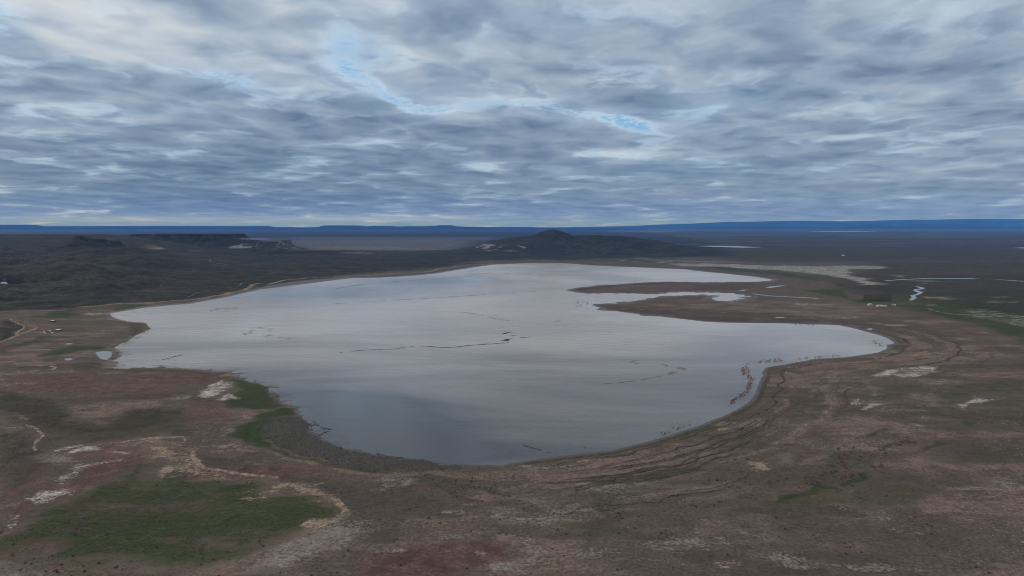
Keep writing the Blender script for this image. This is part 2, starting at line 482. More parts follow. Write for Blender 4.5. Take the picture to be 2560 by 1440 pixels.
# (layer, strength, feather, sheet, outline)
PATCH = [
    # big meadow in the south-west
    ('grass', .78, 26, TA, [(0, 1170), (220, 1000), (480, 870), (700, 780), (940, 660), (1060, 590), (1140, 700), (1400, 720), (1600, 730), (1850, 740), (2030, 760), (1960, 850), (2300, 830), (2420, 880), (2520, 960), (2340, 1090), (2150, 1180), (1700, 1290), (1350, 1360), (900, 1300), (480, 1330), (380, 1280), (480, 1180), (150, 1200), (0, 1260)]),
    ('grass', .25, 50, TA, [(700, 960), (1100, 900), (1900, 900), (2300, 900), (2300, 1000), (1900, 1150), (1400, 1200), (900, 1250), (600, 1250), (650, 1100)]),
    ('olive', .8, 30, TA, [(1480, 760), (1700, 730), (2000, 760), (2000, 850), (1900, 880), (1560, 830)]),
    ('olive', .5, 40, TA, [(0, 1150), (400, 1250), (900, 1310), (1300, 1360), (1650, 1300), (1500, 1440), (300, 1440), (0, 1440)]),
    # green rims of the south shore
    ('grass', 1.0, 8, TA, [(1760, -20), (1980, 20), (2060, 120), (2090, 185), (2000, 195), (1740, 180), (1680, 100), (1790, 60)]),
    ('grass', 1.0, 10, TA, [(1930, 230), (2150, 190), (2270, 230), (2060, 260), (1940, 330), (1960, 430), (2110, 520), (2250, 555), (2450, 610), (2640, 650), (2900, 665), (2870, 680), (2550, 650), (2250, 590), (2000, 530), (1800, 450), (1710, 390), (1760, 330)]),
    ('tuss', 1.0, 8, TA, [(2010, 260), (2230, 260), (2330, 395), (2440, 470), (2560, 500), (2680, 530), (2820, 545), (3090, 570), (3250, 612), (3450, 622), (3450, 640), (3150, 652), (2700, 652), (2520, 610), (2260, 545), (2110, 490), (1950, 400), (1930, 330)]),
    ('grass', .6, 10, TB, [(0, 640), (500, 640), (900, 630), (880, 650), (600, 662), (100, 670)]),
    # scrub west of it
    ('olive', .85, 26, TA, [(0, 60), (330, 110), (480, 180), (500, 280), (750, 340), (980, 200), (1150, 200), (1350, 190), (1400, 260), (1350, 390), (1100, 400), (860, 440), (500, 440), (350, 500), (270, 500), (320, 400), (200, 330), (80, 230), (0, 200)]),
    ('scrub', .42, 30, TA, [(0, 80), (330, 120), (480, 190), (500, 290), (760, 330), (980, 210), (1350, 190), (1370, 240), (1000, 350), (600, 380), (330, 340), (120, 280), (0, 210)]),
    ('scrub', .45, 30, TA, [(0, 360), (190, 380), (250, 480), (210, 590), (60, 650), (0, 680)]),
    ('scrub', .35, 30, TA, [(0, 740), (130, 800), (300, 640), (260, 560), (100, 640), (0, 700)]),
    # red and white clay strip
    ('red', .95, 16, TA, [(0, 1120), (60, 1000), (230, 860), (420, 700), (560, 600), (750, 560), (1000, 520), (1110, 490), (1050, 590), (930, 670), (700, 760), (480, 860), (220, 990), (0, 1150)]),
    ('red', .75, 30, TA, [(0, 660), (250, 560), (450, 600), (300, 760), (120, 860), (0, 960)]),
    ('red', .6, 20, TA, [(400, 510), (700, 470), (1050, 470), (1050, 520), (700, 570), (450, 580)]),
    ('salt', .85, 16, TA, [(0, 1085), (80, 1000), (150, 1040), (60, 1110), (0, 1130)]),
    ('salt', .95, 14, TA, [(230, 860), (300, 790), (540, 790), (480, 830), (330, 920), (240, 900)]),
    ('salt', .85, 14, TA, [(370, 740), (560, 610), (680, 620), (650, 680), (450, 740)]),
    ('salt', .55, 16, TA, [(600, 605), (760, 575), (930, 555), (800, 610)]),
    ('salt', .8, 8, TA, [(400, 500), (600, 450), (610, 470), (430, 512)]),
    ('salt', .95, 8, TA, [(550, 520), (640, 470), (730, 470), (700, 510), (580, 530)]),
    ('salt', .95, 6, TA, [(800, 517), (920, 500), (980, 513), (880, 523)]),
    ('salt', .6, 10, TA, [(1780, 270), (1830, 240), (1900, 240), (1870, 265)]),
    ('salt', .75, 6, TA, [(1540, 210), (1570, 195), (1590, 210)]),
    ('salt', 1.0, 8, TG, [(1930, 1150), (2080, 1080), (2220, 1010), (2370, 1040), (2330, 1080), (2180, 1120), (2000, 1170)]),
    ('salt', .95, 8, TG, [(2150, 1195), (2260, 1140), (2400, 1165), (2330, 1190), (2200, 1205)]),
    ('salt', .6, 8, TG, [(2080, 1290), (2110, 1275), (2140, 1300), (2100, 1312)]),
    ('salt', .6, 14, TG, [(2380, 1370), (2520, 1330), (2560, 1345), (2460, 1385)]),
    ('tan', 1.0, 6, TA, [(50, 205), (110, 215), (210, 260), (200, 282), (140, 287), (90, 240)]),
    ('tan', .9, 8, TA, [(1130, 480), (1250, 490), (1260, 560), (1120, 560)]),
    ('tan', .95, 7, TA, [(1140, 700), (1180, 640), (1260, 600), (1310, 615), (1295, 650), (1200, 672), (1165, 702)]),
    ('olive', 1.0, 5, TA, [(1200, 660), (1240, 635), (1285, 635), (1270, 655)]),
    ('tan', .55, 20, TA, [(1260, 480), (1400, 490), (1440, 560), (1500, 640), (1680, 680), (1660, 715), (1400, 700), (1250, 600)]),
    ('tan', 1.0, 9, TA, [(2020, 760), (2200, 740), (2350, 770), (2440, 820), (2530, 880), (2590, 940), (2605, 1010), (2540, 1060), (2350, 1110), (2260, 1080), (2300, 1030), (2480, 1010), (2510, 930), (2400, 830), (2150, 795), (2030, 795)]),
    ('tan', .6, 18, TA, [(1800, 860), (1980, 790), (2250, 800), (2150, 830), (1950, 860)]),
    ('tan', .5, 14, TA, [(2280, 870), (2440, 860), (2420, 900), (2340, 900)]),
    ('pale', 1.0, 26, TO, [(571, 1440), (638, 1396), (739, 1359), (786, 1332), (860, 1312), (930, 1310), (920, 1345), (823, 1373), (773, 1396), (640, 1434)]),
    ('orange', .8, 20, TA, [(0, 1310), (200, 1250), (230, 1260), (100, 1330), (0, 1350)]),
    ('orange', 1.0, 14, TA, [(150, 1430), (350, 1380), (560, 1350), (650, 1385), (400, 1410), (250, 1445)]),
    ('orange', .55, 12, TG, [(1420, 1270), (1650, 1240), (1800, 1210), (1790, 1230), (1640, 1280), (1480, 1290)]),
    ('pale', .8, 16, TA, [(1610, 470), (1700, 440), (1800, 470), (1870, 500), (1750, 505), (1640, 500)]),
    ('pale', .5, 14, TA, [(1620, 420), (1650, 330), (1830, 300), (1930, 270), (1740, 380), (1690, 430)]),
    ('dark', .9, 16, TA, [(1480, 540), (1700, 560), (2050, 640), (2450, 740), (2560, 800), (2560, 850), (2420, 790), (2100, 710), (1700, 650), (1500, 610)]),
    ('dark', .7, 40, TB, [(0, 740), (500, 745), (900, 890), (1300, 880), (1500, 960), (700, 980), (300, 1000), (60, 1000), (0, 900), (-120, 800)]),
    # west bay
    ('red', .75, 60, TG, [(0, 930), (600, 900), (1100, 920), (1700, 930), (2300, 950), (2200, 1020), (1700, 1150), (1000, 1190), (300, 1180), (0, 1080)]),
    ('red', .65, 40, TG, [(1700, 1230), (2100, 1180), (2300, 1250), (2400, 1360), (2500, 1440), (1700, 1440), (1600, 1330)]),
    ('pink', .6, 40, TG, [(0, 780), (400, 720), (900, 640), (1100, 700), (900, 800), (600, 860), (200, 870), (0, 850)]),
    ('pink', .5, 30, TG, [(300, 560), (900, 470), (1300, 450), (1250, 560), (1000, 600), (500, 640), (0, 760), (0, 700)]),
    ('grass', 1.1, 8, TG, [(390, 765), (440, 730), (500, 700), (700, 660), (900, 653), (1040, 663), (1050, 690), (800, 722), (600, 748)]),
    ('olive', .95, 8, TG, [(450, 795), (560, 768), (650, 785), (600, 806), (480, 806)]),
    ('grass', 1.1, 12, TG, [(230, 378), (400, 350), (500, 312), (720, 295), (790, 330), (740, 372), (450, 386)]),
    ('grass', .85, 8, TG, [(1080, 292), (1180, 255), (1400, 243), (1490, 253), (1300, 285), (1150, 312)]),
    ('grass', 1.0, 6, TG, [(1990, 190), (2080, 168), (2130, 172), (2000, 208)]),
    ('olive', .95, 10, TG, [(1270, 430), (1450, 430), (1480, 480), (1390, 540), (1290, 605), (1120, 685), (1090, 650), (1280, 580), (1310, 500)]),
    ('olive', .8, 12, TG, [(720, 880), (900, 832), (1040, 840), (1090, 880), (1400, 885), (2000, 915), (2300, 915), (2280, 940), (1400, 915), (900, 912)]),
    ('olive', .6, 26, TG, [(0, 840), (160, 850), (300, 880), (200, 910), (0, 915)]),
    ('olive', .5, 40, TG, [(360, 420), (900, 400), (1250, 420), (1200, 470), (800, 500), (420, 560), (350, 520)]),
    ('salt', .9, 5, TG, [(600, 648), (680, 634), (765, 634), (700, 648), (620, 654)]),
    ('salt', .8, 5, TG, [(440, 880), (470, 866), (525, 872), (480, 892)]),
    ('salt', .5, 6, TG, [(350, 850), (400, 845), (410, 856), (370, 858)]),
    ('salt', .55, 8, TG, [(70, 915), (150, 910), (130, 935), (80, 935)]),
    ('salt', .45, 6, TG, [(845, 615), (880, 600), (900, 612), (870, 626)]),
    ('salt', .5, 10, TG, [(820, 345), (1000, 318), (1110, 325), (1080, 345), (900, 355)]),
    ('salt', .6, 6, TG, [(1030, 385), (1080, 370), (1140, 385), (1080, 398)]),
    ('scrub', .95, 12, TG, [(0, 395), (150, 430), (215, 485), (190, 530), (60, 580), (0, 600)]),
    ('scrub', .6, 16, TG, [(60, 650), (250, 620), (420, 560), (300, 610), (180, 670), (0, 720)]),
    # upland scrub of the left and behind the lake
    ('scrub', 1.0, 30, TO, [(-700, 560), (640, 560), (780, 620), (1100, 625), (1200, 600), (1380, 570), (1800, 612), (1830, 640), (1400, 648), (1200, 651), (1050, 674), (860, 686), (640, 716), (560, 733), (470, 750), (350, 756), (250, 763), (120, 772), (-700, 800)]),
    ('scrub', .42, 60, TO, [(1700, 590), (3300, 590), (3300, 650), (1900, 655), (1700, 640)]),
    ('scrub', .30, 60, TO, [(1500, 568), (3300, 568), (3300, 600), (1500, 600)]),
    ('scrub', .45, 50, TO, [(2180, 655), (3300, 650), (3300, 860), (2560, 800), (2320, 752), (2080, 722)]),
    ('scrub', .45, 30, TO, [(600, 590), (1260, 588), (1180, 602), (900, 605), (640, 603)]),
    # pale exposures of the hills
    ('orange', .95, 10, TJ, [(1390, 310), (1440, 280), (1530, 300), (1620, 325), (1580, 336), (1480, 325)]),
    ('tan', 1.0, 8, TJ, [(1490, 315), (1560, 312), (1625, 330), (1590, 337), (1510, 330)]),
    ('orange', .9, 10, TJ, [(1830, 340), (1870, 330), (1960, 340), (2040, 348), (1980, 360), (1880, 355)]),
    ('tan', .6, 6, TJ, [(1850, 338), (1890, 352), (1880, 360), (1860, 350)]),
    ('red', .8, 14, TJ, [(1600, 245), (1700, 240), (1770, 280), (1680, 285)]),
    ('tan', .45, 8, TJ, [(1620, 355), (1750, 358), (1890, 372), (1880, 388), (1700, 372)]),
    ('salt', .8, 5, TJ, [(2305, 312), (2340, 296), (2440, 290), (2520, 300), (2560, 322), (2440, 322), (2320, 325)]),
    ('salt', .8, 5, TJ, [(2420, 270), (2440, 268), (2500, 300), (2470, 300)]),
    ('salt', .55, 5, TJ, [(2120, 432), (2150, 432), (2250, 490), (2230, 496)]),
    ('tan', .5, 4, TJ, [(2440, 356), (2470, 366), (2440, 370)]),
    ('salt', .55, 5, TD, [(1900, 320), (1925, 318), (1925, 345), (1900, 350)]),
    ('salt', .5, 5, TD, [(2050, 415), (2090, 412), (2090, 422)]),
    ('salt', .8, 4, TE, [(1030, 360), (1070, 325), (1110, 325), (1105, 345), (1060, 365)]),
    ('salt', .8, 4, TE, [(1190, 340), (1220, 332), (1222, 352), (1200, 356)]),
    ('salt', .8, 4, TE, [(1315, 345), (1350, 335), (1362, 352), (1330, 362)]),
    ('salt', .6, 4, TE, [(1140, 368), (1180, 365), (1185, 377), (1150, 376)]),
    ('salt', .6, 4, TE, [(1245, 376), (1285, 372), (1290, 384), (1250, 384)]),
    ('orange', .5, 5, TE, [(1310, 384), (1370, 384), (1360, 393), (1310, 392)]),
    ('salt', .5, 3, TE, [(2045, 318), (2060, 312), (2062, 322)]),
    ('salt', .5, 3, TE, [(1080, 372), (1110, 370), (1130, 378), (1090, 379)]),
    # pale floor of the far basin on the left and beach of the far shore
    ('salt', .36, 40, TE, [(-600, 300), (1000, 290), (1000, 340), (850, 372), (-200, 376), (-500, 370)]),
    ('salt', .45, 30, TE, [(-240, 345), (400, 345), (850, 365), (600, 377), (0, 374), (-240, 372)]),
    ('scrub', .9, 20, TE, [(-700, 200), (1500, 200), (1500, 262), (1300, 270), (-600, 272)]),
    ('salt', .25, 40, TE, [(-700, 274), (1300, 268), (1300, 300), (-600, 300)]),
    ('salt', .85, 20, TJ, [(2370, 222), (2700, 226), (2740, 234), (2420, 236)]),
    ('salt', .5, 12, TE, [(0, 388), (60, 386), (230, 394), (200, 400), (30, 396)]),
    ('salt', .4, 12, TE, [(280, 418), (300, 416), (300, 436), (284, 434)]),
    # north-east flats
    ('salt', .80, 10, TF, [(-90, 472), (60, 470), (300, 475), (700, 488), (1200, 488), (1550, 494), (1600, 508), (1260, 518), (1200, 545), (1350, 575), (1430, 608), (1510, 630), (1350, 637), (1250, 592), (1100, 560), (900, 540), (500, 512), (200, 496), (-60, 490)]),
    ('salt', .45, 14, TF, [(-250, 440), (100, 450), (450, 462), (500, 470), (100, 466), (-250, 450)]),
    ('salt', .8, 8, TE, [(2060, 445), (2110, 443), (2120, 450), (2070, 452)]),
    ('salt', .7, 8, TE, [(2160, 432), (2280, 431), (2270, 436), (2170, 437)]),
    ('salt', .7, 8, TE, [(2180, 455), (2240, 455), (2230, 462), (2190, 461)]),
    ('salt', .7, 8, TE, [(2310, 462), (2480, 455), (2500, 462), (2350, 468)]),
    ('grass', .55, 14, TE, [(1400, 425), (2000, 425), (2559, 425), (2559, 470), (2200, 462), (1600, 452)]),
    ('grass', .8, 10, TF, [(150, 495), (400, 508), (700, 532), (900, 558), (1060, 602), (1000, 607), (700, 555), (400, 524), (160, 504)]),
    ('olive', .8, 16, TF, [(900, 556), (1200, 560), (1300, 620), (1240, 660), (1150, 640), (1000, 590)]),
    ('grass', .5, 18, TF, [(1230, 530), (1500, 540), (1600, 560), (1560, 590), (1430, 590), (1330, 565)]),
    ('grass', .7, 10, TF, [(1160, 640), (1220, 628), (1250, 650), (1210, 665), (1150, 662)]),
    ('grass', 1.0, 8, TF, [(950, 678), (1050, 660), (1200, 670), (1250, 700), (1240, 735), (1500, 742), (1580, 752), (1700, 748), (1730, 690), (1760, 695), (1750, 745), (1600, 762), (1450, 772), (1300, 768), (1200, 735), (1050, 702)]),
    ('dark', .8, 14, TF, [(1250, 640), (1700, 640), (1740, 700), (1680, 742), (1560, 740), (1260, 700)]),
    ('grass', 1.0, 20, TF, [(1500, 772), (2000, 762), (2400, 800), (2620, 850), (2620, 1080), (2300, 965), (2000, 885), (1700, 812)]),
    ('grass', 1.0, 10, TF, [(1600, 782), (1750, 790), (2000, 820), (2100, 868), (2070, 887), (1900, 852), (1700, 808)]),
    ('salt', .42, 14, TF, [(2050, 805), (2300, 820), (2620, 860), (2620, 960), (2400, 900), (2150, 860)]),
    ('salt', .6, 10, TF, [(1780, 712), (2030, 720), (2035, 740), (1800, 730)]),
    ('salt', .5, 8, TF, [(1780, 775), (1900, 778), (1920, 788), (1800, 784)]),
    ('salt', .5, 10, TF, [(1600, 560), (1750, 560), (1640, 576)]),
    ('salt', .55, 8, TF, [(1720, 598), (1880, 598), (2030, 606), (1900, 610), (1730, 604)]),
    ('salt', .7, 6, TF, [(1830, 624), (1900, 624), (1900, 631), (1840, 630)]),
    ('salt', .5, 8, TF, [(2300, 715), (2420, 712), (2430, 730), (2330, 730)]),
    ('salt', .45, 8, TF, [(2250, 750), (2500, 752), (2540, 762), (2280, 765)]),
    ('red', .45, 14, TF, [(1650, 800), (1900, 868), (2150, 918), (2400, 978), (2490, 1000), (2440, 1014), (2200, 962), (1950, 902), (1700, 850), (1420, 792)]),
    ('red', .5, 20, TF, [(2150, 1020), (2300, 1010), (2450, 1040), (2510, 1080), (2350, 1080), (2200, 1060)]),
    ('pink', .55, 24, TF, [(300, 720), (900, 760), (1400, 800), (1800, 880), (2000, 960), (1500, 880), (1100, 890), (700, 840), (300, 830), (0, 800), (0, 760)]),
    ('salt', .5, 10, TF, [(850, 768), (1150, 778), (1210, 800), (900, 782)]),
    ('salt', .55, 8, TF, [(1150, 870), (1320, 868), (1310, 885), (1170, 882)]),
    ('salt', .5, 8, TF, [(1280, 906), (1500, 904), (1750, 930), (1600, 942), (1450, 920)]),
    ('salt', .4, 10, TF, [(1200, 800), (1400, 815), (1530, 842), (1400, 832)]),
    ('tan', .6, 14, TF, [(1640, 1160), (1850, 1118), (2090, 1135), (1900, 1162), (1720, 1168)]),
    ('tan', .5, 12, TF, [(2100, 1158), (2160, 1150), (2200, 1165), (2130, 1175)]),
    ('olive', .8, 14, TF, [(1560, 1075), (1700, 1075), (1740, 1095), (1600, 1105)]),
    ('salt', .8, 9, TF, [(1600, 1300), (1660, 1260), (1800, 1235), (1890, 1240), (1880, 1290), (1760, 1310), (1640, 1320)]),
    ('salt', .5, 10, TF, [(1840, 1300), (1990, 1250), (2000, 1262), (1900, 1305)]),
    ('salt', .4, 6, TF, [(2430, 1088), (2480, 1086), (2480, 1094)]),
    ('salt', .45, 8, TF, [(960, 1270), (1050, 1270), (1060, 1284), (1000, 1282)]),
    ('salt', .5, 10, TF, [(760, 1285), (850, 1300), (870, 1325), (790, 1305)]),
    ('pink', .5, 30, TF, [(620, 1240), (1200, 1200), (1650, 1190), (2100, 1170), (2300, 1160), (1900, 1260), (1500, 1250), (1300, 1420), (800, 1440), (560, 1440)]),
    ('dark', .6, 20, TF, [(0, 830), (200, 850), (700, 880), (1100, 915), (1350, 950), (1560, 1030), (1600, 1075), (2000, 1080), (2050, 1000), (1800, 930), (1400, 900), (1000, 880), (500, 830), (0, 810)]),
    ('dark', .7, 14, TI, [(330, 565), (420, 600), (760, 640), (1250, 710), (1700, 745), (2500, 745), (2500, 715), (1700, 690), (1200, 640), (700, 590)]),
    ('dark', .8, 10, TI, [(120, 410), (500, 375), (900, 345), (1300, 345), (700, 372), (250, 430)]),
    ('red', .4, 16, TI, [(700, 400), (1200, 380), (1600, 360), (1700, 372), (1300, 420), (800, 430)]),
    ('olive', .6, 16, TI, [(1250, 370), (1900, 350), (1950, 400), (1700, 430), (1400, 420)]),
    ('salt', 1.3, 6, TO, [(2187, 940), (2200, 932), (2215, 926), (2240, 922.5), (2265, 922), (2242, 930), (2230, 937), (2204, 942)]),
    ('olive', 1.0, 40, TF, [(1250, 600), (2000, 560), (2700, 540), (2700, 930), (2300, 860), (2000, 790), (1600, 765), (1300, 660)]),
    ('grass', .62, 50, TF, [(1700, 640), (2700, 640), (2700, 900), (2200, 850), (1900, 790)]),
    # south-east shore and plain
    ('pink', .80, 24, TB, [(190, 690), (600, 662), (1000, 662), (1400, 662), (1900, 605), (2559, 440), (2900, 320), (3100, 240), (3200, 220), (3000, 400), (2700, 560), (2400, 680), (2100, 740), (1500, 740), (1000, 740), (500, 730), (230, 712)]),
    ('tan', .7, 12, TB, [(980, 637), (1300, 620), (1600, 600), (1860, 560), (1880, 585), (1500, 650), (1200, 655)]),
    ('tan', .55, 10, TC, [(100, 385), (250, 340), (380, 315), (520, 325), (400, 345), (200, 390)]),
    ('olive', .55, 40, TC, [(1890, 230), (1940, 100), (1960, 30), (2200, -10), (2700, -40), (2700, 350), (2300, 355), (2100, 335), (1950, 270)]),
    ('grass', .45, 26, TC, [(1890, 220), (1950, 60), (2200, 0), (2559, -10), (2559, 60), (2200, 60), (2050, 200), (1950, 260)]),
    ('pink', .7, 16, TC, [(1750, 300), (1820, 200), (1870, 110), (1930, 10), (1990, -60), (2050, -60), (1960, 30), (1930, 110), (1880, 220), (1910, 300), (1850, 320)]),
    ('pink', .6, 16, TC, [(1650, 340), (1900, 330), (2300, 360), (2620, 370), (2620, 400), (2200, 395), (1900, 400), (1750, 370)]),
    ('salt', .6, 9, TC, [(1220, 145), (1320, 128), (1345, 160), (1250, 182)]),
    ('salt', .95, 6, TC, [(1320, 207), (1350, 185), (1460, 165), (1530, 165), (1400, 205)]),
    ('salt', .5, 9, TC, [(1600, 222), (1700, 218), (1690, 247), (1620, 242)]),
    ('salt', .5, 7, TC, [(1440, 80), (1480, 70), (1500, 95), (1470, 100)]),
    ('salt', .55, 5, TC, [(1500, 212), (1550, 212), (1560, 222), (1510, 220)]),
    ('salt', .85, 7, TC, [(2080, 200), (2150, 110), (2180, 95), (2300, 108), (2380, 112), (2250, 145), (2170, 152), (2110, 202)]),
    ('salt', .35, 16, TC, [(1680, 70), (1760, 60), (1800, 90), (1700, 100)]),
    ('tan', .85, 9, TC, [(520, 600), (640, 595), (655, 650), (615, 675), (560, 655)]),
    ('pale', .75, 14, TC, [(680, 570), (780, 515), (860, 535), (810, 600), (720, 605)]),
    ('pale', .75, 20, TC, [(930, 850), (1150, 800), (1400, 795), (1320, 850), (1000, 872)]),
    ('pale', .35, 50, TC, [(1000, 870), (1400, 830), (1800, 900), (1500, 980), (1150, 960)]),
    ('tan', .6, 20, TC, [(230, 1340), (400, 1310), (440, 1380), (300, 1425), (210, 1400)]),
    ('pale', .6, 20, TC, [(-60, 1140), (60, 1170), (100, 1220), (-40, 1240)]),
    ('pale', .4, 20, TC, [(100, 1120), (190, 1110), (210, 1135), (130, 1140)]),
    ('grass', 1.0, 8, TC, [(740, 892), (800, 830), (950, 780), (1150, 760), (1190, 790), (1000, 800), (880, 840), (790, 892)]),
    ('grass', 1.0, 8, TC, [(1190, 755), (1220, 710), (1320, 690), (1400, 690), (1310, 735), (1230, 762)]),
    ('grass', .9, 8, TC, [(1280, 412), (1400, 390), (1520, 342), (1610, 355), (1420, 412)]),
    ('grass', .8, 8, TC, [(1730, 545), (1850, 480), (1900, 430), (1960, 440), (1930, 480), (1800, 532)]),
    ('grass', .7, 8, TC, [(1100, 290), (1180, 268), (1260, 280), (1130, 302)]),
    ('grass', .7, 8, TC, [(2050, 292), (2100, 268), (2210, 300), (2130, 312)]),
    ('grass', .5, 14, TC, [(1840, 610), (1940, 595), (1920, 620)]),
    ('grass', .45, 22, TC, [(1150, 510), (1330, 500), (1480, 530), (1420, 600), (1330, 680), (1180, 690), (1080, 600)]),
    ('pink', .7, 14, TC, [(1420, 600), (1560, 570), (1850, 600), (1830, 620), (1500, 625)]),
    ('pink', .5, 20, TC, [(440, 960), (900, 955), (1300, 980), (1700, 1040), (1760, 1070), (1300, 1010), (800, 985)]),
    ('dark', .5, 40, TC, [(1900, 420), (2620, 400), (2620, 560), (2200, 620), (1800, 560)]),
    ('olive', .45, 60, TC, [(0, 620), (350, 620), (700, 680), (1000, 660), (700, 860), (640, 960), (300, 1000), (0, 1010), (-400, 900), (-300, 700)]),
    ('olive', .35, 60, TC, [(150, 400), (600, 400), (1100, 300), (1250, 420), (1100, 640), (700, 680), (350, 600)]),
    ('dark', .5, 50, TC, [(700, 1040), (1500, 1050), (2000, 1040), (2100, 1300), (1500, 1440), (900, 1440), (650, 1250)]),
    ('red', .9, 24, TB, [(100, 1330), (400, 1270), (700, 1200), (950, 1190), (1250, 1190), (1300, 1300), (1050, 1400), (800, 1460), (100, 1460)]),
    ('red', .7, 14, TB, [(1130, 1310), (1180, 1270), (1290, 1280), (1280, 1330), (1180, 1350)]),
    ('pale', .75, 8, TB, [(240, 1280), (400, 1270), (540, 1280), (420, 1298), (280, 1300)]),
    ('pale', .75, 8, TB, [(690, 1265), (740, 1240), (800, 1245), (740, 1275)]),
    ('pale', .6, 10, TB, [(880, 1290), (960, 1260), (1090, 1235), (1090, 1250), (980, 1290), (900, 1305)]),
    ('pale', .5, 20, TB, [(1280, 1160), (1500, 1170), (1700, 1300), (1560, 1400), (1250, 1440), (1080, 1400), (1100, 1350), (1350, 1330), (1380, 1240)]),
    ('pale', .45, 18, TB, [(640, 1140), (850, 1090), (1150, 1120), (900, 1150)]),
    ('pale', .6, 24, TB, [(-60, 1030), (250, 1040), (180, 1180), (-60, 1200)]),
    ('pale', .5, 16, TB, [(2150, 1170), (2400, 1220), (2600, 1260), (2600, 1290), (2350, 1270), (2180, 1200)]),
    ('pink', .5, 26, TB, [(300, 1060), (500, 1040), (800, 980), (950, 1040), (600, 1080), (350, 1110)]),
    ('pink', .5, 30, TB, [(1500, 760), (1800, 740), (2100, 750), (2000, 800), (1600, 800)]),
    ('pink', .4, 40, TB, [(2100, 1200), (2500, 1250), (2559, 1330), (2200, 1320)]),
    ('tuss', .5, 14, TB, [(1850, 830), (2100, 815), (2160, 960), (1950, 985), (1870, 930)]),
    ('tuss', .5, 8, TB, [(780, 750), (900, 742), (1300, 830), (1250, 845), (900, 780)]),
    ('grass', .4, 20, TB, [(2250, 850), (2420, 850), (2400, 930), (2280, 920)]),
]
# (layer, strength, width in metres, sheet, course)
TRACK = [
    ('tan', 1.0, 6.5, TG, [(-60, 372), (0, 380), (100, 400), (190, 432), (228, 480), (212, 520), (170, 553)]),
    ('tan', .9, 5, TG, [(150, 402), (230, 410), (330, 450), (358, 478)]),
    ('tan', 1.0, 7, TG, [(358, 478), (340, 505), (280, 525), (200, 548), (60, 592), (-60, 632)]),
    ('tan', .6, 6, TG, [(-40, 322), (100, 305), (140, 303)]),
    ('tan', .55, 6, TG, [(230, 540), (300, 560), (330, 570)]),
    ('tan', .8, 22, TG, [(800, 268), (1000, 255), (1200, 236), (1500, 228), (1750, 206), (1990, 192), (2250, 142), (2440, 100), (2500, 72), (2520, 45), (2580, 33)]),
    ('tan', .9, 20, TD, [(1990, 625), (2100, 600), (2180, 590), (2300, 578), (2450, 568), (2600, 565)]),
    ('tan', .85, 26, TE, [(0, 568), (150, 566), (400, 546), (620, 540), (700, 520), (850, 494), (1000, 484), (1130, 472)]),
    ('tan', .45, 20, TE, [(1130, 466), (1500, 456), (1900, 470), (2100, 480)]),
    ('tan', .85, 7, TD, [(1380, 722), (1430, 703), (1490, 686), (1540, 676)]),
    ('tan', .7, 6, TD, [(1690, 652), (1735, 640)]),
    ('tan', .85, 8, TD, [(1780, 630), (1800, 622), (1840, 615)]),
    ('tan', .7, 7, TD, [(1180, 636), (1200, 626), (1240, 616)]),
    ('tan', .7, 6, TD, [(1185, 650), (1200, 652)]),
    ('tan', .55, 7, TD, [(410, 694), (470, 702), (560, 712), (640, 722)]),
    ('tan', .4, 6, TD, [(430, 660), (460, 657), (520, 656)]),
    ('tan', .35, 9, TJ, [(580, 550), (680, 535), (760, 512), (800, 470)]),
    ('tan', 1.0, 3.2, TA, [(205, 310), (240, 335), (300, 370), (325, 395), (310, 425), (285, 450), (250, 500)]),
    ('tan', .9, 3.0, TA, [(740, 462), (900, 452), (950, 440), (1080, 420), (1200, 408), (1370, 402), (1380, 432)]),
    ('tan', .8, 2.6, TA, [(870, 470), (1000, 470), (1090, 432), (1150, 450), (1250, 480)]),
    ('tan', 1.0, 5.0, TA, [(1420, 510), (1440, 560), (1480, 610), (1540, 640), (1700, 662), (1900, 690), (2030, 702)]),
    ('tan', .9, 2.4, TA, [(2290, 778), (2400, 748)]),
    ('pink', .8, 5.0, TA, [(1700, 210), (1900, 205), (2110, 190)]),
    ('pink', .8, 7.0, TA, [(1600, 520), (1850, 500), (2100, 555), (2400, 620), (2560, 660), (2800, 690)]),
    ('pink', .55, 7.0, TA, [(1500, 480), (1530, 390), (1600, 310), (1700, 240)]),
    ('pink', .6, 7.0, TA, [(0, 940), (250, 880), (560, 700), (760, 610), (1000, 540)]),
    ('salt', .55, 10, TH, [(1930, 385), (2080, 388), (2300, 395), (2450, 405)]),
    ('tan', .7, 8, TH, [(1560, 690), (1800, 735), (2050, 750), (2200, 785), (2400, 830), (2560, 866), (2700, 900)]),
    ('tan', .4, 8, TH, [(1800, 730), (1960, 742), (2180, 740), (2400, 760)]),
    ('dark', .9, 8, TB, [(650, 690), (760, 770), (870, 860), (1030, 880)]),
    ('pink', .6, 6, TB, [(1330, 860), (1450, 890), (1560, 940), (1680, 965)]),
    ('dark', .9, 4, TC, [(1350, 5), (1220, 75), (1235, 155), (1170, 210), (1040, 235), (900, 250)]),
    ('dark', .9, 4.5, TC, [(1340, -5), (1100, 60), (950, 130), (800, 205), (650, 300), (450, 390), (430, 470), (200, 490), (0, 612), (-300, 700), (-700, 740), (-1050, 750)]),
    ('dark', .8, 4, TC, [(1150, 260), (1000, 300), (860, 380), (740, 440), (640, 490)]),
    ('dark', .7, 3.5, TC, [(1180, 0), (900, 110), (700, 220), (520, 330), (300, 410), (0, 500), (-250, 560), (-600, 640), (-1000, 690)]),
    ('dark', .7, 5, TF, [(1300, 790), (1560, 830), (1720, 860)]),
]
LAYERS = ['grass', 'olive', 'scrub', 'salt', 'red', 'tan', 'pale', 'orange', 'pink', 'dark', 'tuss']


def log_row(py):
    return F_PX * np.log(np.maximum(py - Y_H, 2.0))


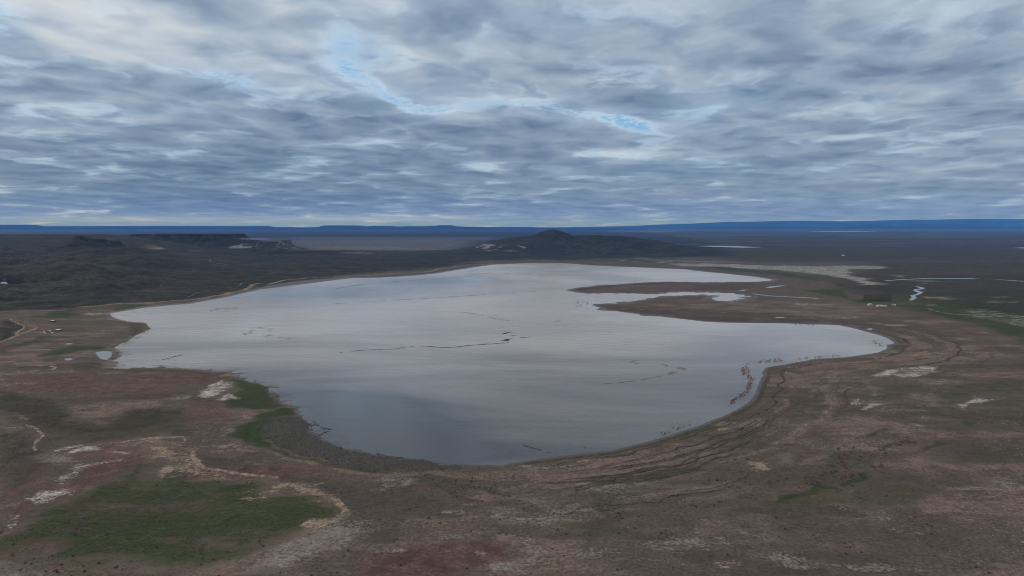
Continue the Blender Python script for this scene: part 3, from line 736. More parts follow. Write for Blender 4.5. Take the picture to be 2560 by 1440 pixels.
def survey(X, Y, Z, sd=None):
    """Layer weights at world points."""
    px, py, zc = project(X, Y, Z)
    d = np.hypot(X, Y)
    wx = wy = 0.0
    for k, lam in enumerate((5.0, 12.0, 30.0, 80.0, 220.0)):
        g = 0.26 * lam * sstep(0.13, 0.05, lam / np.maximum(d, 1.0))
        wx = wx + g * noise2(X / lam, Y / lam, 101 + k)
        wy = wy + g * noise2(X / lam, Y / lam, 151 + k)
    qx = px + wx * F_PX / zc
    qy = log_row(py) - wy * F_PX / zc
    out = {k: np.zeros(X.shape) for k in LAYERS}
    for lay, st, fe, T, pts in PATCH:
        fe = fe * {'salt': 1.6, 'tan': 1.5, 'grass': 2.0}.get(lay, 1.4)
        P = np.array([T(*p) for p in pts])
        P = np.stack([P[:, 0], log_row(P[:, 1])], 1)
        mg = fe * 2.5
        sel = np.nonzero((qx > P[:, 0].min() - mg) & (qx < P[:, 0].max() + mg) & (qy > P[:, 1].min() - mg) & (qy < P[:, 1].max() + mg))[0]
        if len(sel) == 0:
            continue
        s = poly_sd(qx[sel], qy[sel], P)
        w = st * sstep(fe, -fe, s)
        if lay in ('olive', 'dark', 'scrub', 'grass'):
            out[lay][sel] = np.maximum(out[lay][sel], w) + 0.25 * np.minimum(out[lay][sel], w)
        else:
            out[lay][sel] = np.maximum(out[lay][sel], w)
    for lay, st, wm, T, pts in TRACK:
        P = np.array([T(*p) for p in pts])
        P = np.stack([P[:, 0], log_row(P[:, 1])], 1)
        sel = np.nonzero((qx > P[:, 0].min() - 60) & (qx < P[:, 0].max() + 60) & (qy > P[:, 1].min() - 60) & (qy < P[:, 1].max() + 60))[0]
        if len(sel) == 0:
            continue
        dd = line_d(px[sel] * 0.6 + qx[sel] * 0.4, log_row(py[sel]) * 0.6 + qy[sel] * 0.4, P) * zc[sel] / F_PX
        w = st * sstep(wm * 0.62, wm * 0.38, dd)
        out[lay][sel] = np.maximum(out[lay][sel], w)
        if lay in ('tan', 'pink'):
            for o in ('scrub', 'grass', 'olive', 'dark'):
                out[o][sel] *= 1 - 0.8 * w
    out['scrub'] *= 1 - 0.95 * np.maximum.reduce([out['salt'], out['tan'], out['orange'], out['red'] * 0.7]).clip(0, 1) * sstep(1500, 2400, d)
    return out


def mesh_from_grid(name, V, nr, nc, attrs=None, smooth=True):
    idx = np.arange(nr * nc, dtype=np.int32).reshape(nr, nc)
    q = np.stack([idx[:-1, :-1], idx[:-1, 1:], idx[1:, 1:], idx[1:, :-1]], -1).reshape(-1, 4)
    me = bpy.data.meshes.new(name)
    me.vertices.add(len(V))
    me.vertices.foreach_set('co', V.astype(np.float32).ravel())
    me.loops.add(len(q) * 4)
    me.loops.foreach_set('vertex_index', q.ravel())
    me.polygons.add(len(q))
    me.polygons.foreach_set('loop_start', np.arange(0, len(q) * 4, 4, dtype=np.int32))
    me.polygons.foreach_set('loop_total', np.full(len(q), 4, np.int32))
    me.polygons.foreach_set('use_smooth', np.full(len(q), smooth, bool))
    me.update()
    for k, a in (attrs or {}).items():
        at = me.attributes.new(k, 'FLOAT', 'POINT')
        at.data.foreach_set('value', np.asarray(a, np.float32).ravel())
    return me


def link(name, me, mat=None, parent=None, **props):
    o = bpy.data.objects.new(name, me)
    COL.objects.link(o)
    if mat is not None and me is not None and not me.materials:
        me.materials.append(mat)
    if parent is not None:
        o.parent = parent
    for k, v in props.items():
        o[k] = v
    return o


# ------------------------------------------------------------------ ground material
def new_mat(name):
    m = bpy.data.materials.new(name)
    m.use_nodes = True
    m.node_tree.nodes.clear()
    N = NT(m.node_tree)
    out = N.node('ShaderNodeOutputMaterial')
    b = N.node('ShaderNodeBsdfPrincipled')
    N.l.new(b.outputs[0], out.inputs['Surface'])
    return m, N, b


def ground_material():
    m, N, b = new_mat('steppe_ground')
    pos = N.node('ShaderNodeNewGeometry').outputs['Position']
    n1 = N.noise(pos, 0.42, 3.0, 0.62)          # clods and tufts, 1 to 2 m
    n2 = N.noise(pos, 0.075, 4.0, 0.62)         # 13 m
    n3 = N.noise(pos, 0.016, 4.0, 0.60)         # 60 m
    n4 = N.noise(pos, 0.0028, 5.0, 0.60)        # 360 m
    strk = N.noise(N.vmath('MULTIPLY', pos, (0.010, 0.055, 0.05)), 1.0, 4.0, 0.62)
    r1, r2 = N.ramp(n1, 0.30, 0.70), N.ramp(n2, 0.32, 0.68)
    r3, r4 = N.ramp(n3, 0.34, 0.66), N.ramp(n4, 0.36, 0.64)
    rs = N.ramp(strk, 0.36, 0.66)

    def attr(nm):
        a = N.node('ShaderNodeAttribute')
        a.attribute_name = nm
        return a.outputs['Fac']

    def grain(k1, k2, k3, ks=0.0):
        s = N.mul(N.sub(r1, 0.5), k1)
        s = N.madd(N.sub(r2, 0.5), k2, s)
        if ks:
            s = N.madd(N.sub(rs, 0.5), ks, s)
        return N.madd(N.sub(r3, 0.5), k3, s)
    g_fine = grain(0.55, 0.50, 0.25, 0.35)
    g_mid = grain(0.30, 0.40, 0.50, 0.30)

    def cover(a, g, lo=0.30, hi=0.70):
        return N.ramp(N.madd(g, N.math('MINIMUM', N.mul(a, 4.0), 1.0), a), lo, hi)

    base = N.mix(r3, (0.116, 0.091, 0.076), (0.178, 0.134, 0.113))
    base = N.mix(N.mul(r4, 0.8), base, (0.124, 0.110, 0.088))
    base = N.mix(N.mul(N.ramp(strk, 0.50, 0.70), 0.6), base, (0.205, 0.165, 0.142))
    base = N.mix(N.mul(N.ramp(n2, 0.48, 0.68), 0.6), base, (0.090, 0.081, 0.062))
    c = base
    a_salt, a_tan = attr('salt'), attr('tan')
    c = N.mix(N.mul(cover(attr('pink'), g_mid, 0.15, 0.9), 0.8), c, N.mix(r2, (0.178, 0.130, 0.112), (0.252, 0.190, 0.164)))
    c = N.mix(N.mul(cover(attr('dark'), g_mid, 0.15, 0.85), 0.8), c, N.mix(r2, (0.064, 0.056, 0.048), (0.106, 0.090, 0.077)))
    c = N.mix(N.mul(cover(attr('red'), g_mid, 0.15, 0.95), 0.9), c, N.mix(r2, (0.088, 0.052, 0.048), (0.180, 0.112, 0.098)))
    c = N.mix(N.mul(cover(attr('orange'), g_mid, 0.3, 0.9), 0.85), c, N.mix(r2, (0.22, 0.105, 0.066), (0.21, 0.135, 0.100)))
    c = N.mix(N.mul(cover(attr('pale'), g_fine, 0.2, 1.05), 0.85), c, N.mix(r2, (0.215, 0.185, 0.160), (0.290, 0.260, 0.230)))
    c = N.mix(N.mul(cover(attr('olive'), g_fine, 0.15, 0.95), 0.85), c, N.mix(r2, (0.054, 0.058, 0.034), (0.112, 0.100, 0.066)))
    green = N.mix(r3, N.mix(r2, (0.022, 0.056, 0.018), (0.044, 0.082, 0.028)), N.mix(r2, (0.044, 0.070, 0.026), (0.078, 0.090, 0.044)))
    c = N.mix(N.mul(cover(attr('grass'), grain(0.70, 0.45, 0.45, 0.2), 0.10, 0.95), 0.90), c, green)
    c = N.mix(N.mul(cover(attr('tuss'), g_fine, 0.1, 0.6), 0.85), c, N.mix(r1, (0.060, 0.056, 0.042), (0.125, 0.110, 0.088)))
    c = N.mix(N.mul(cover(a_tan, g_fine, 0.0, 0.9), 0.45), c, (0.215, 0.168, 0.132))
    c = N.mix(N.mul(cover(a_tan, g_fine, 0.42, 1.05), 0.88), c, N.mix(r2, (0.25, 0.192, 0.145), (0.38, 0.300, 0.232)))
    a_scrub = attr('scrub')
    bush = N.mix(r3, N.mix(r2, (0.017, 0.020, 0.015), (0.046, 0.049, 0.036)), N.mix(r2, (0.036, 0.041, 0.026), (0.112, 0.108, 0.082)))
    bush = N.mix(N.mul(r4, 0.45), bush, (0.022, 0.023, 0.019))
    bush = N.vmath('SCALE', bush, 1.02)
    c = N.mix(N.mul(cover(a_scrub, grain(1.2, 0.7, 0.25, 0.2), 0.10, 0.62), 0.95), c, bush)
    c = N.mix(N.mul(cover(a_salt, g_fine, 0.0, 0.9), 0.45), c, (0.245, 0.210, 0.186))
    c = N.mix(N.mul(cover(a_salt, g_fine, 0.40, 1.20), 0.92), c, N.mix(r2, (0.34, 0.310, 0.285), (0.58, 0.545, 0.510)))
    wet = N.ramp(N.add(attr('wet'), N.mul(g_mid, 0.4)), 0.25, 0.75)
    c = N.mix(N.mul(wet, 0.85), c, N.mix(r2, (0.056, 0.050, 0.044), (0.082, 0.072, 0.062)))
    # low dark bushes and clods too small to stand as shapes
    speck = N.ramp(N.noise(pos, 0.75, 2.0, 0.55), 0.56, 0.68)
    c = N.mix(N.mul(speck, N.ramp(n2, 0.35, 0.6, 0.15, 0.70)), c, N.mix(0.40, (0.040, 0.039, 0.029), c))
    tone = N.madd(r1, 0.50, 0.70)
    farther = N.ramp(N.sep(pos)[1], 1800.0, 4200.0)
    c = N.vmath('MULTIPLY', N.vmath('SCALE', c, tone), N.mix(N.ramp(N.sep(pos)[1], 4800.0, 7500.0), N.mix(farther, (1.00, 0.93, 0.87), (0.80, 0.85, 0.86)), (0.68, 0.83, 0.94)))     # warm soil tone nearby; blue distance haze put into the colour beyond
    N.put(b.inputs['Base Color'], c)
    N.put(b.inputs['Roughness'], N.ramp(wet, 0.0, 1.0, 0.95, 0.55))
    N.put(b.inputs['Specular IOR Level'], N.ramp(wet, 0.0, 1.0, 0.03, 0.35))
    bump = N.node('ShaderNodeBump')
    bump.inputs['Strength'].default_value = 0.75
    bump.inputs['Distance'].default_value = 1.0
    hgt = N.madd(r1, 0.30, N.madd(n2, 2.4, N.mul(n3, 5.0)))
    hgt = N.madd(N.mul(a_scrub, N.add(N.mul(n2, 6.0), N.mul(n3, 16.0))), 1.0, hgt)
    N.put(bump.inputs['Height'], hgt)
    N.l.new(bump.outputs[0], b.inputs['Normal'])
    return m


MAT_GROUND = ground_material()

# ------------------------------------------------------------------ the ground sheet, to the horizon
rows = np.concatenate([np.arange(1700, 800, -2.3), np.arange(800, 640, -1.05), np.arange(640, 584, -0.55), np.arange(584, 569.0, -0.40), [568.5, 568.0, 567.5]])
a_cols = (np.arange(-760, 3330, 3.7) - 1280.0) / F_PX
b_rows = (rows - 720.0) / F_PX
t_rows = CAM_H / (ST + b_rows * CT)
y_rows = (CT - b_rows * ST) * t_rows
t_rows = np.concatenate([np.full(4, t_rows[0]), t_rows, [128000.0]])
y_rows = np.concatenate([[-2500.0, -600.0, -50.0, 180.0], y_rows, [120000.0]])
GX = (a_cols[None, :] * t_rows[:, None])
GX[:4] *= np.array([9.0, 4.0, 2.0, 1.3])[:, None]
GY = np.repeat(y_rows[:, None], len(a_cols), 1)
NR, NC = GX.shape
GX, GY = GX.ravel(), GY.ravel()
GZ, GSD, GSP = ground_z(GX, GY, full=True)
LAY = survey(GX, GY, GZ)
gd = np.hypot(GX, GY)
wetw = 7.0 + 0.012 * gd * sstep(900, 2000, gd)
LAY['wet'] = np.maximum(sstep(wetw, wetw * 0.25, np.abs(GSD)) * (GSD > -200), (GSD <= 0) * 1.0)
westb = sstep(-150, -300, GX) * sstep(1700, 1400, GY) * sstep(700, 850, GY)
LAY['wet'] = np.where(GSD > 0, LAY['wet'] * (1 - 0.75 * westb), LAY['wet'])
LAY['pale'] = np.maximum(LAY['pale'], 0.7 * westb * sstep(22, 4, GSD) * (GSD > 0))
LAY['wet'] = np.maximum(LAY['wet'], 0.8 * sstep(6, 1, GSP) * (gd < 4000))
# strand lines left by the falling lake along the south-east beach
zone = sstep(-60, 160, GX + 0.12 * GY) * sstep(1500, 1150, GY) * sstep(7, 16, GSD) * sstep(190, 70, GSD)
sw = GSD + 7 * noise2(GX / 45, GY / 45, 77) + 2.2 * noise2(GX / 10, GY / 10, 78)
arc = np.arctan2(GX, GY) * 2.4
ln = noise2(sw / 6.5, arc, 79) + 0.5 * noise2(sw / 2.6, arc * 2, 80)
ln2 = noise2(sw / 15.0, arc, 81)
for o in ('olive', 'dark', 'scrub'):
    LAY[o] = LAY[o] * (1 - 0.75 * zone * sstep(0.05, 0.45, ln2))
LAY['pink'] = np.maximum(LAY['pink'], 0.95 * zone * sstep(0.0, 0.4, ln2))
LAY['pale'] = np.maximum(LAY['pale'], 0.55 * zone * sstep(0.35, 0.7, -ln))
LAY['dark'] = np.maximum(LAY['dark'], 0.62 * zone * sstep(0.34, 0.60, ln))
LAY['scrub'] = np.maximum(LAY['scrub'], 0.26 * zone * sstep(0.50, 0.70, ln))
band = sstep(3.5, 6.0, GSD) * sstep(12.5, 8.0, GSD) * sstep(-150, 60, GX) * sstep(1000, 800, GY)
LAY['dark'] = np.maximum(LAY['dark'], band)
LAY['olive'] = np.maximum(LAY['olive'], band * 0.8)
# drifts of silt, clay and thin grass that band the plain
nearw = sstep(2600, 1300, gd) * (GSD > 6)
bA = fbm(GX * 0.42 + 0.10 * GY, GY, 62, 4, 201, 0.55)
bB = fbm(GX * 0.45 - 0.12 * GY, GY, 75, 4, 211, 0.55)
bC = fbm(GX * 0.40 + 0.15 * GY, GY, 95, 4, 221, 0.55)
bD = fbm(GX * 0.40, GY, 48, 4, 231, 0.55)
LAY['pink'] = np.maximum(LAY['pink'], 0.80 * nearw * sstep(0.10, 0.55, bA))
LAY['olive'] = np.maximum(LAY['olive'], 0.62 * nearw * sstep(0.15, 0.60, bB) * (1 - LAY['red']).clip(0, 1))
LAY['red'] = np.maximum(LAY['red'], 0.80 * nearw * sstep(0.05, 0.55, bC) * sstep(60, -160, GX) * sstep(1300, 800, gd))
LAY['pale'] = np.maximum(LAY['pale'], 0.60 * nearw * sstep(0.30, 0.70, bD) * (1 - LAY['grass']).clip(0, 1))
LAY['dark'] = np.maximum(LAY['dark'], 0.65 * nearw * sstep(0.25, 0.65, -bA))
LAY['grass'] = LAY['grass'] * (1 - 0.25 * sstep(0.2, 0.6, bD) - 0.12 * sstep(0.1, 0.5, bC))
# streaked floor of the far basin
farw = sstep(4200, 6500, GY)
st1 = fbm(GX / 5.0, GY, 420, 4, 241, 0.6)
st2 = fbm(GX / 6.0, GY, 900, 4, 251, 0.6)
left_b = sstep(600, -1500, GX)
LAY['salt'] = np.maximum(LAY['salt'], farw * (0.08 + 0.42 * left_b) * sstep(-0.1, 0.8, st1 + 0.4 * st2) * sstep(14500, 9000, GY))
LAY['salt'] = np.maximum(LAY['salt'], 0.5 * farw * sstep(0.55, 0.85, st2) * sstep(26000, 15000, GY) * (1 - left_b))
LAY['scrub'] = np.maximum(LAY['scrub'] * (1 - 0.5 * farw * left_b * sstep(14500, 9000, GY)), farw * (0.50 - 0.25 * left_b * sstep(14500, 9000, GY)) * sstep(0.5, -0.3, st1))
bear = GX / np.maximum(GY, 100.0)
LAY['scrub'] = np.maximum(LAY['scrub'], sstep(11500, 14500, GY) * (0.25 + 0.75 * sstep(0.06, -0.03, bear)))
LAY['salt'] = np.maximum(LAY['salt'], 0.26 * sstep(5600, 7500, GY) * sstep(22000, 15000, GY) * sstep(-0.06, 0.02, bear) * sstep(-0.6, 0.4, st1))
LAY['salt'] = LAY['salt'] * np.where(GX < 1500, 1 - sstep(11500, 14500, GY), 1.0)
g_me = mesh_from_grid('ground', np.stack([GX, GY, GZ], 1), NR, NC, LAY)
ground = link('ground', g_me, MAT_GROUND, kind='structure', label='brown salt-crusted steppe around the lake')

# ------------------------------------------------------------------ water
def water_material(name, deep, rough_lo, rough_hi, bump_s, calm_reflections=()):
    m, N, b = new_mat(name)
    pos = N.node('ShaderNodeNewGeometry').outputs['Position']
    wind = N.noise(N.vmath('MULTIPLY', pos, (0.0022, 0.0011, 1.0)), 1.0, 3.0, 0.55, 0.4)
    calm_reflect = None
    for qx, qy, qr in calm_reflections:                                          # fewer ripples, plus a dark cloud reflection put into the water colour
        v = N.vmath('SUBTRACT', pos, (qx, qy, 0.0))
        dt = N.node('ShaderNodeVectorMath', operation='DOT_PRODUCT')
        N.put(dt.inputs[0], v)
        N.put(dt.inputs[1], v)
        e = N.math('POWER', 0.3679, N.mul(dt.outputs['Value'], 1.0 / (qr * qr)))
        calm_reflect = e if calm_reflect is None else N.add(calm_reflect, e)
    if calm_reflect is not None:
        wind = N.sub(wind, N.mul(calm_reflect, 0.34))
    mud = N.noise(N.vmath('MULTIPLY', pos, (0.0016, 0.0040, 1.0)), 1.0, 4.0, 0.6, 0.6)
    y_pos = N.sep(pos)[1]
    clay = N.math('ADD', N.mul(N.ramp(mud, 0.33, 0.68), 0.22), N.mul(N.ramp(N.madd(mud, 500.0, y_pos), 820.0, 1750.0), 0.85), clamp=True)
    if calm_reflect is not None:
        clay = N.math('SUBTRACT', clay, N.mul(calm_reflect, 0.55), clamp=True)  # mirrored dark cloud painted as a darker base colour
    N.put(b.inputs['Base Color'], N.mix(clay, deep[0], deep[1]))       # more clay northward, with sky sheen put into its pale tone
    N.put(b.inputs['Roughness'], N.ramp(wind, 0.36, 0.66, rough_lo, rough_hi))
    b.inputs['IOR'].default_value = 1.333
    bump = N.node('ShaderNodeBump')
    N.put(bump.inputs['Strength'], N.ramp(wind, 0.22, 0.62, bump_s * 0.10, bump_s))
    bump.inputs['Distance'].default_value = 1.0
    r1 = N.noise(N.vmath('MULTIPLY', pos, (0.30, 0.62, 1.0)), 1.0, 3.0, 0.55)
    r2 = N.noise(N.vmath('MULTIPLY', pos, (0.035, 0.075, 1.0)), 1.0, 3.0, 0.5)
    N.put(bump.inputs['Height'], N.madd(r1, 1.0, N.mul(r2, 2.5)))
    N.l.new(bump.outputs[0], b.inputs['Normal'])
    return m


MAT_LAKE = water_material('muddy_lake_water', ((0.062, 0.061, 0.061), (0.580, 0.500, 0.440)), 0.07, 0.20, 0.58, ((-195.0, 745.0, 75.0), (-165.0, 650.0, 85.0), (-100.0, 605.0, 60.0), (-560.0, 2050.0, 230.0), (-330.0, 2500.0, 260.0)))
MAT_POND = water_material('pond_water', ((0.20, 0.20, 0.20), (0.26, 0.25, 0.24)), 0.10, 0.2, 0.2)


def sheet(name, pts, z, mat, **props):
    from mathutils.geometry import tessellate_polygon
    V = [Vector((p[0], p[1], 0.0)) for p in pts]
    tri = tessellate_polygon([V])
    me = bpy.data.meshes.new(name)
    me.from_pydata([(p[0], p[1], z) for p in pts], [], [list(t) for t in tri])
    bm = bmesh.new()
    bm.from_mesh(me)
    bmesh.ops.recalc_face_normals(bm, faces=bm.faces)
    for f in bm.faces:
        if f.normal.z < 0:
            f.normal_flip()
    bm.to_mesh(me)
    bm.free()
    return link(name, me, mat, **props)


hull_px = [(235, 800), (240, 770), (560, 735), (1000, 680), (1230, 655), (1420, 652), (1760, 670), (1960, 696), (1960, 716), (1900, 752), (1990, 790),
           (2140, 805), (2275, 850), (2260, 890), (1960, 930), (1930, 990), (1740, 1090), (1270, 1180), (1060, 1172), (840, 1135), (700, 1040),
           (600, 960), (440, 935), (240, 935), (255, 900)]
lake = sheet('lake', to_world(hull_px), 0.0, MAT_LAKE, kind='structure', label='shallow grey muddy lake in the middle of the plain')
for (nm, pts), w, far in zip(PONDS, PONDS_W, PONDS_FAR):
    P = np.asarray(w, float)
    A = np.roll(P, 1, 0)
    B = np.roll(P, -1, 0)
    area = 0.5 * np.sum(P[:, 0] * B[:, 1] - B[:, 0] * P[:, 1])
    t = B - A
    nrm = np.stack([t[:, 1], -t[:, 0]], 1) / np.maximum(np.hypot(t[:, 0], t[:, 1]), 1e-6)[:, None]
    if area < 0:
        nrm = -nrm
    grow = 0.0 if far else 1.5
    sheet(nm, P + nrm * grow, 4.0 if P[:, 1].mean() > 12000 else 0.02, MAT_POND, kind='structure',
          label='narrow winding stream of pale water' if nm == 'stream' else 'small pale pool on the flat plain')

# ------------------------------------------------------------------ hills, mesas and the far ranges
def hill_object(name, X, Y, Z, nr, nc, label, boost=None):
    lay = survey(X.ravel(), Y.ravel(), Z.ravel())
    lay['wet'] = np.zeros(X.size)
    lay['scrub'] = np.maximum(lay['scrub'] * 0.95, 0.96)
    for k, a in (boost or {}).items():
        lay[k] = np.maximum(lay[k], a.ravel())
    lay['scrub'] = lay['scrub'] * (1 - 0.9 * np.maximum.reduce([lay['salt'], lay['tan'], lay['orange'] * 0.8, lay['red'] * .6]))
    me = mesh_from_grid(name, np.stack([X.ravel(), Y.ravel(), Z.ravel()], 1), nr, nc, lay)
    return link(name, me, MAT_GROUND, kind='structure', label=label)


def lump_grid(x0, x1, y0, y1, nx, ny):
    xs, ys = np.linspace(x0, x1, nx), np.linspace(y0, y1, ny)
    return np.meshgrid(xs, ys)


def px_x(px, Y):
    return (np.asarray(px, float) - 1280.0) / F_PX * (Y * CT + 60 * ST)


# the conical hill on the far shore
YC = 5500.0
prof_px = [1060, 1100, 1130, 1160, 1180, 1200, 1215, 1240, 1265, 1290, 1320, 1335, 1345, 1357, 1370, 1380, 1392, 1404, 1416, 1430, 1455, 1475, 1515, 1555, 1600, 1650, 1700, 1740, 1770, 1820]
prof_py = [629, 628, 625, 620, 616, 611, 606, 601, 597, 594.5, 592, 590.5, 586, 581, 577.8, 577, 577.8, 581, 585.5, 590, 591, 589.8, 591, 592, 597, 604, 613, 621, 627, 629]
X, Y = lump_grid(px_x(1040, YC), px_x(1840, YC), YC - 1150, YC + 800, 420, 170)
pa = 1280 + F_PX * X / (YC * CT + 60 * ST)
wob = noise2(X / 160, Y / 160, 301) * 12
hp = np.maximum(0.0, CAM_H - (np.interp(pa + wob * 0.15, prof_px, prof_py) - Y_H) * YC / F_PX)
tt = (Y - YC - 40 * noise2(X / 300, Y * 0 + 3.0, 302)) / np.where(Y < YC, 900.0, 620.0)
sh = np.clip(1 - np.abs(tt), 0, 1)
cone = np.exp(-((X - px_x(1380, YC)) / 260.0) ** 2)
g = (1 - cone) * sh ** 1.5 + cone * np.clip(1 - np.abs(tt) * 1.6, 0, 1) ** 1.3 * 0.62 + cone * 0.38 * sh ** 1.6
gul = ridged(X, Y * 0.55, 190, 4, 303)
hp = hp * 1.05
Z = hp * g + gul * 11.0 * np.sqrt(np.clip(hp * g / 60.0, 0, 1)) * np.clip(np.abs(tt) * 4, 0.06, 1) * sh ** 0.5
Z = Z + fbm(X, Y, 60, 3, 304) * 2.0 * np.clip(hp * g / 30.0, 0, 1)
Z = Z + ground_z(X.ravel(), Y.ravel()).reshape(X.shape) * 0.5 - 3.5 * (1 - sstep(0, 12, hp * g))
hill_object('hill', X, Y, Z, 170, 420, 'dark conical hill with pale scars on the far shore')


def mesa(name, x0, x1, y0, y1, ztop, cliff, fall, slope, lab, seed, tilt=None, nx=240, ny=150, mar=420.0):
    X, Y = lump_grid(x0 - mar, x1 + mar, y0 - mar * 1.25, y1 + mar, nx, ny)
    wx = noise2(X / 130, Y / 130, seed) * 26 + noise2(X / 42, Y / 42, seed + 1) * 9
    wy = noise2(X / 130, Y / 130, seed + 2) * 34 + noise2(X / 42, Y / 42, seed + 3) * 9
    ex = np.maximum(np.maximum(x0 - (X + wx), (X + wx) - x1), 0)
    ey = np.maximum(np.maximum(y0 - (Y + wy), (Y + wy) - y1), 0)
    s = np.hypot(ex, ey)
    inner = np.minimum(np.minimum(X + wx - x0, x1 - X - wx), np.minimum(Y + wy - y0, y1 - Y - wy))
    s = np.where(inner > 0, -inner, s)
    top = ztop + (tilt(X) if tilt else 0.0) + fbm(X, Y, 90, 3, seed + 5) * 1.2
    gul = ridged(X, Y * 0.5, 75, 3, seed + 7)
    Z = np.where(s <= 0, top, top - cliff * sstep(0, 9, s) - fall * (1 - np.exp(-np.maximum(s - 6, 0) / slope)) + gul * 3.0 * sstep(4, 60, s))
    G = ground_z(X.ravel(), Y.ravel()).reshape(X.shape)
    k = sstep(1.0, 0.75, np.maximum(np.abs((X - (x0 + x1) / 2) / ((x1 - x0) / 2 + mar)), np.abs((Y - (y0 + y1) / 2) / ((y1 - y0) / 2 + mar))))
    Z = np.where(Z > G, G + (Z - G) * k, G - 2.5)
    rock = {'dark': 0.0 * X, 'scrub': 0.96 + 0 * X}
    return hill_object(name, X, Y, Z, ny, nx, lab, rock)


mesa('mesa', px_x(352, 5000), px_x(577, 5000), 4870, 5300, CAM_H - 19.0 * 5000 / F_PX, 10, 95, 120, 'long flat-topped mesa with a low cliff rim', 401)
mesa('mesa', px_x(646, 4700), px_x(714, 4700), 4660, 4800, CAM_H - 37.5 * 4700 / F_PX, 11, 70, 105, 'small flat-topped mesa with a bump at its end', 421,
     tilt=lambda X: 9.0 * np.exp(-((X - px_x(710, 4700)) / 28.0) ** 2))
mesa('butte', px_x(196, 3700), px_x(292, 3700), 3680, 3740, CAM_H - 27.5 * 3700 / F_PX, 13, 75, 190, 'dark rocky butte with a ridge falling to one side', 441,
     tilt=lambda X: 10.0 * np.exp(-((X - px_x(206, 3700)) / 26.0) ** 2) - 26.0 * np.clip((X - px_x(215, 3700)) / 220.0, 0, 1.2), mar=480.0)


M_RANGE, _N, _b = new_mat('dark_range_rock')
_p = _N.node('ShaderNodeNewGeometry').outputs['Position']
_N.put(_b.inputs['Base Color'], _N.mix(_N.ramp(_N.noise(_p, 0.0012, 5.0, 0.6), 0.35, 0.65), (0.012, 0.012, 0.012), (0.030, 0.028, 0.026)))
_b.inputs['Roughness'].default_value = 0.95
_b.inputs['Specular IOR Level'].default_value = 0.0


def range_object(name, D, prof, foot, back, label, seed, step, cliff):
    """A far range: ridge line from its surveyed profile, with a gullied front and a flat back."""
    pp = np.array(prof, float)
    px = np.arange(pp[0, 0], pp[-1, 0] + step, step)
    h = CAM_H - (np.interp(px, pp[:, 0], pp[:, 1]) - Y_H) * D / F_PX
    prof_t = np.array([0.0, 0.10, 0.22, 0.36, 0.5, 0.62, 0.74, 0.83, 0.9, 0.94, 0.97, 1.0])
    k = np.array([0.0, 0.06, 0.14, 0.25, 0.37, 0.48, 0.60, 0.70, 0.80, 0.90, 0.985, 1.0])
    if not cliff:
        k = prof_t ** 1.15
    rowsY = np.concatenate([D - foot * (1 - prof_t), [D + back * 0.5, D + back]])
    rowsK = np.concatenate([k, [1.0, 0.0]])
    V = []
    X = np.zeros((len(rowsY), len(px)))
    Yv = np.zeros_like(X)
    Z = np.zeros_like(X)
    xr = (px - 1280.0) / F_PX * D * CT
    for i, (yy, kk) in enumerate(zip(rowsY, rowsK)):
        fr = 1.0 if i < len(prof_t) else 0.0
        w = fr * (1 - abs(2 * kk - 1)) if fr else 0.0
        X[i] = xr * (yy / D if i < len(prof_t) else 1.0)
        gl = ridged(xr, np.full_like(xr, yy * 0.15), D * 0.05, 4, seed)
        Yv[i] = yy - gl * foot * 0.05 * (1 if 0 < i < len(prof_t) - 1 else 0)
        Z[i] = h * kk + gl * h * 0.03 * w - (6.0 if i == 0 else 0)
    lay = {kk: np.zeros(X.size) for kk in LAYERS}
    lay['wet'] = np.zeros(X.size)
    lay['scrub'] = np.full(X.size, 0.9)
    me = mesh_from_grid(name, np.stack([X.ravel(), Yv.ravel(), Z.ravel()], 1), len(rowsY), len(px), lay)
    return link(name, me, M_RANGE, kind='structure', label=label)


LEFT_RANGE = [(-700, 563), (-300, 564), (-40, 561.5), (0, 562), (26, 562.6), (38, 565), (60, 565.6), (200, 565.2), (330, 564.8), (480, 565), (600, 565.2), (638, 565), (648, 567),
              (656, 568), (700, 568.2), (716, 569), (760, 569), (796, 568), (808, 564), (820, 563.2), (880, 563.6), (898, 566), (912, 566.2), (930, 564.8), (960, 564.6), (972, 566),
              (1010, 566), (1024, 565.2), (1036, 565.8), (1060, 565.6), (1090, 564.2), (1100, 563), (1122, 563.2), (1134, 565.6), (1160, 567), (1200, 567.6), (1260, 568), (1330, 568),
              (1345, 569), (1450, 569.5), (1520, 570.6), (1600, 573), (1700, 577), (1760, 580)]
RIGHT_RANGE = [(1180, 571), (1300, 570), (1400, 569), (1500, 567), (1600, 564.5), (1660, 561.5), (1740, 559), (1800, 556.5), (1836, 554.8), (1900, 554), (1960, 552.4), (1990, 552), (2060, 553), (2130, 553.2),
               (2180, 552), (2230, 551), (2296, 549.2), (2330, 550.4), (2400, 548.5), (2450, 547), (2500, 547.6), (2560, 548), (2700, 546), (2900, 548), (3400, 550)]
FOOT_HILLS = [(1660, 575), (1720, 572), (1780, 569), (1830, 567.6), (1870, 565), (1884, 563.5), (1900, 566), (1980, 568), (2080, 569), (2150, 566), (2180, 563), (2195, 560.5), (2210, 563.5), (2245, 566),
              (2290, 563), (2310, 560), (2330, 563), (2380, 562), (2420, 560.8), (2450, 564), (2520, 568), (2640, 566), (2800, 571)]
range_object('mountain_range', 44000.0, LEFT_RANGE, 4200.0, 5000.0, 'long deep-blue line of flat-topped mesas on the skyline', 501, 2.5, True)
range_object('mountain_range', 62000.0, RIGHT_RANGE, 6500.0, 7000.0, 'pale blue gently rising range on the far skyline', 521, 3.0, False)
range_object('foothills', 50000.0, FOOT_HILLS, 2200.0, 2500.0, 'low blue foothills with small peaks below the range', 541, 2.0, False)

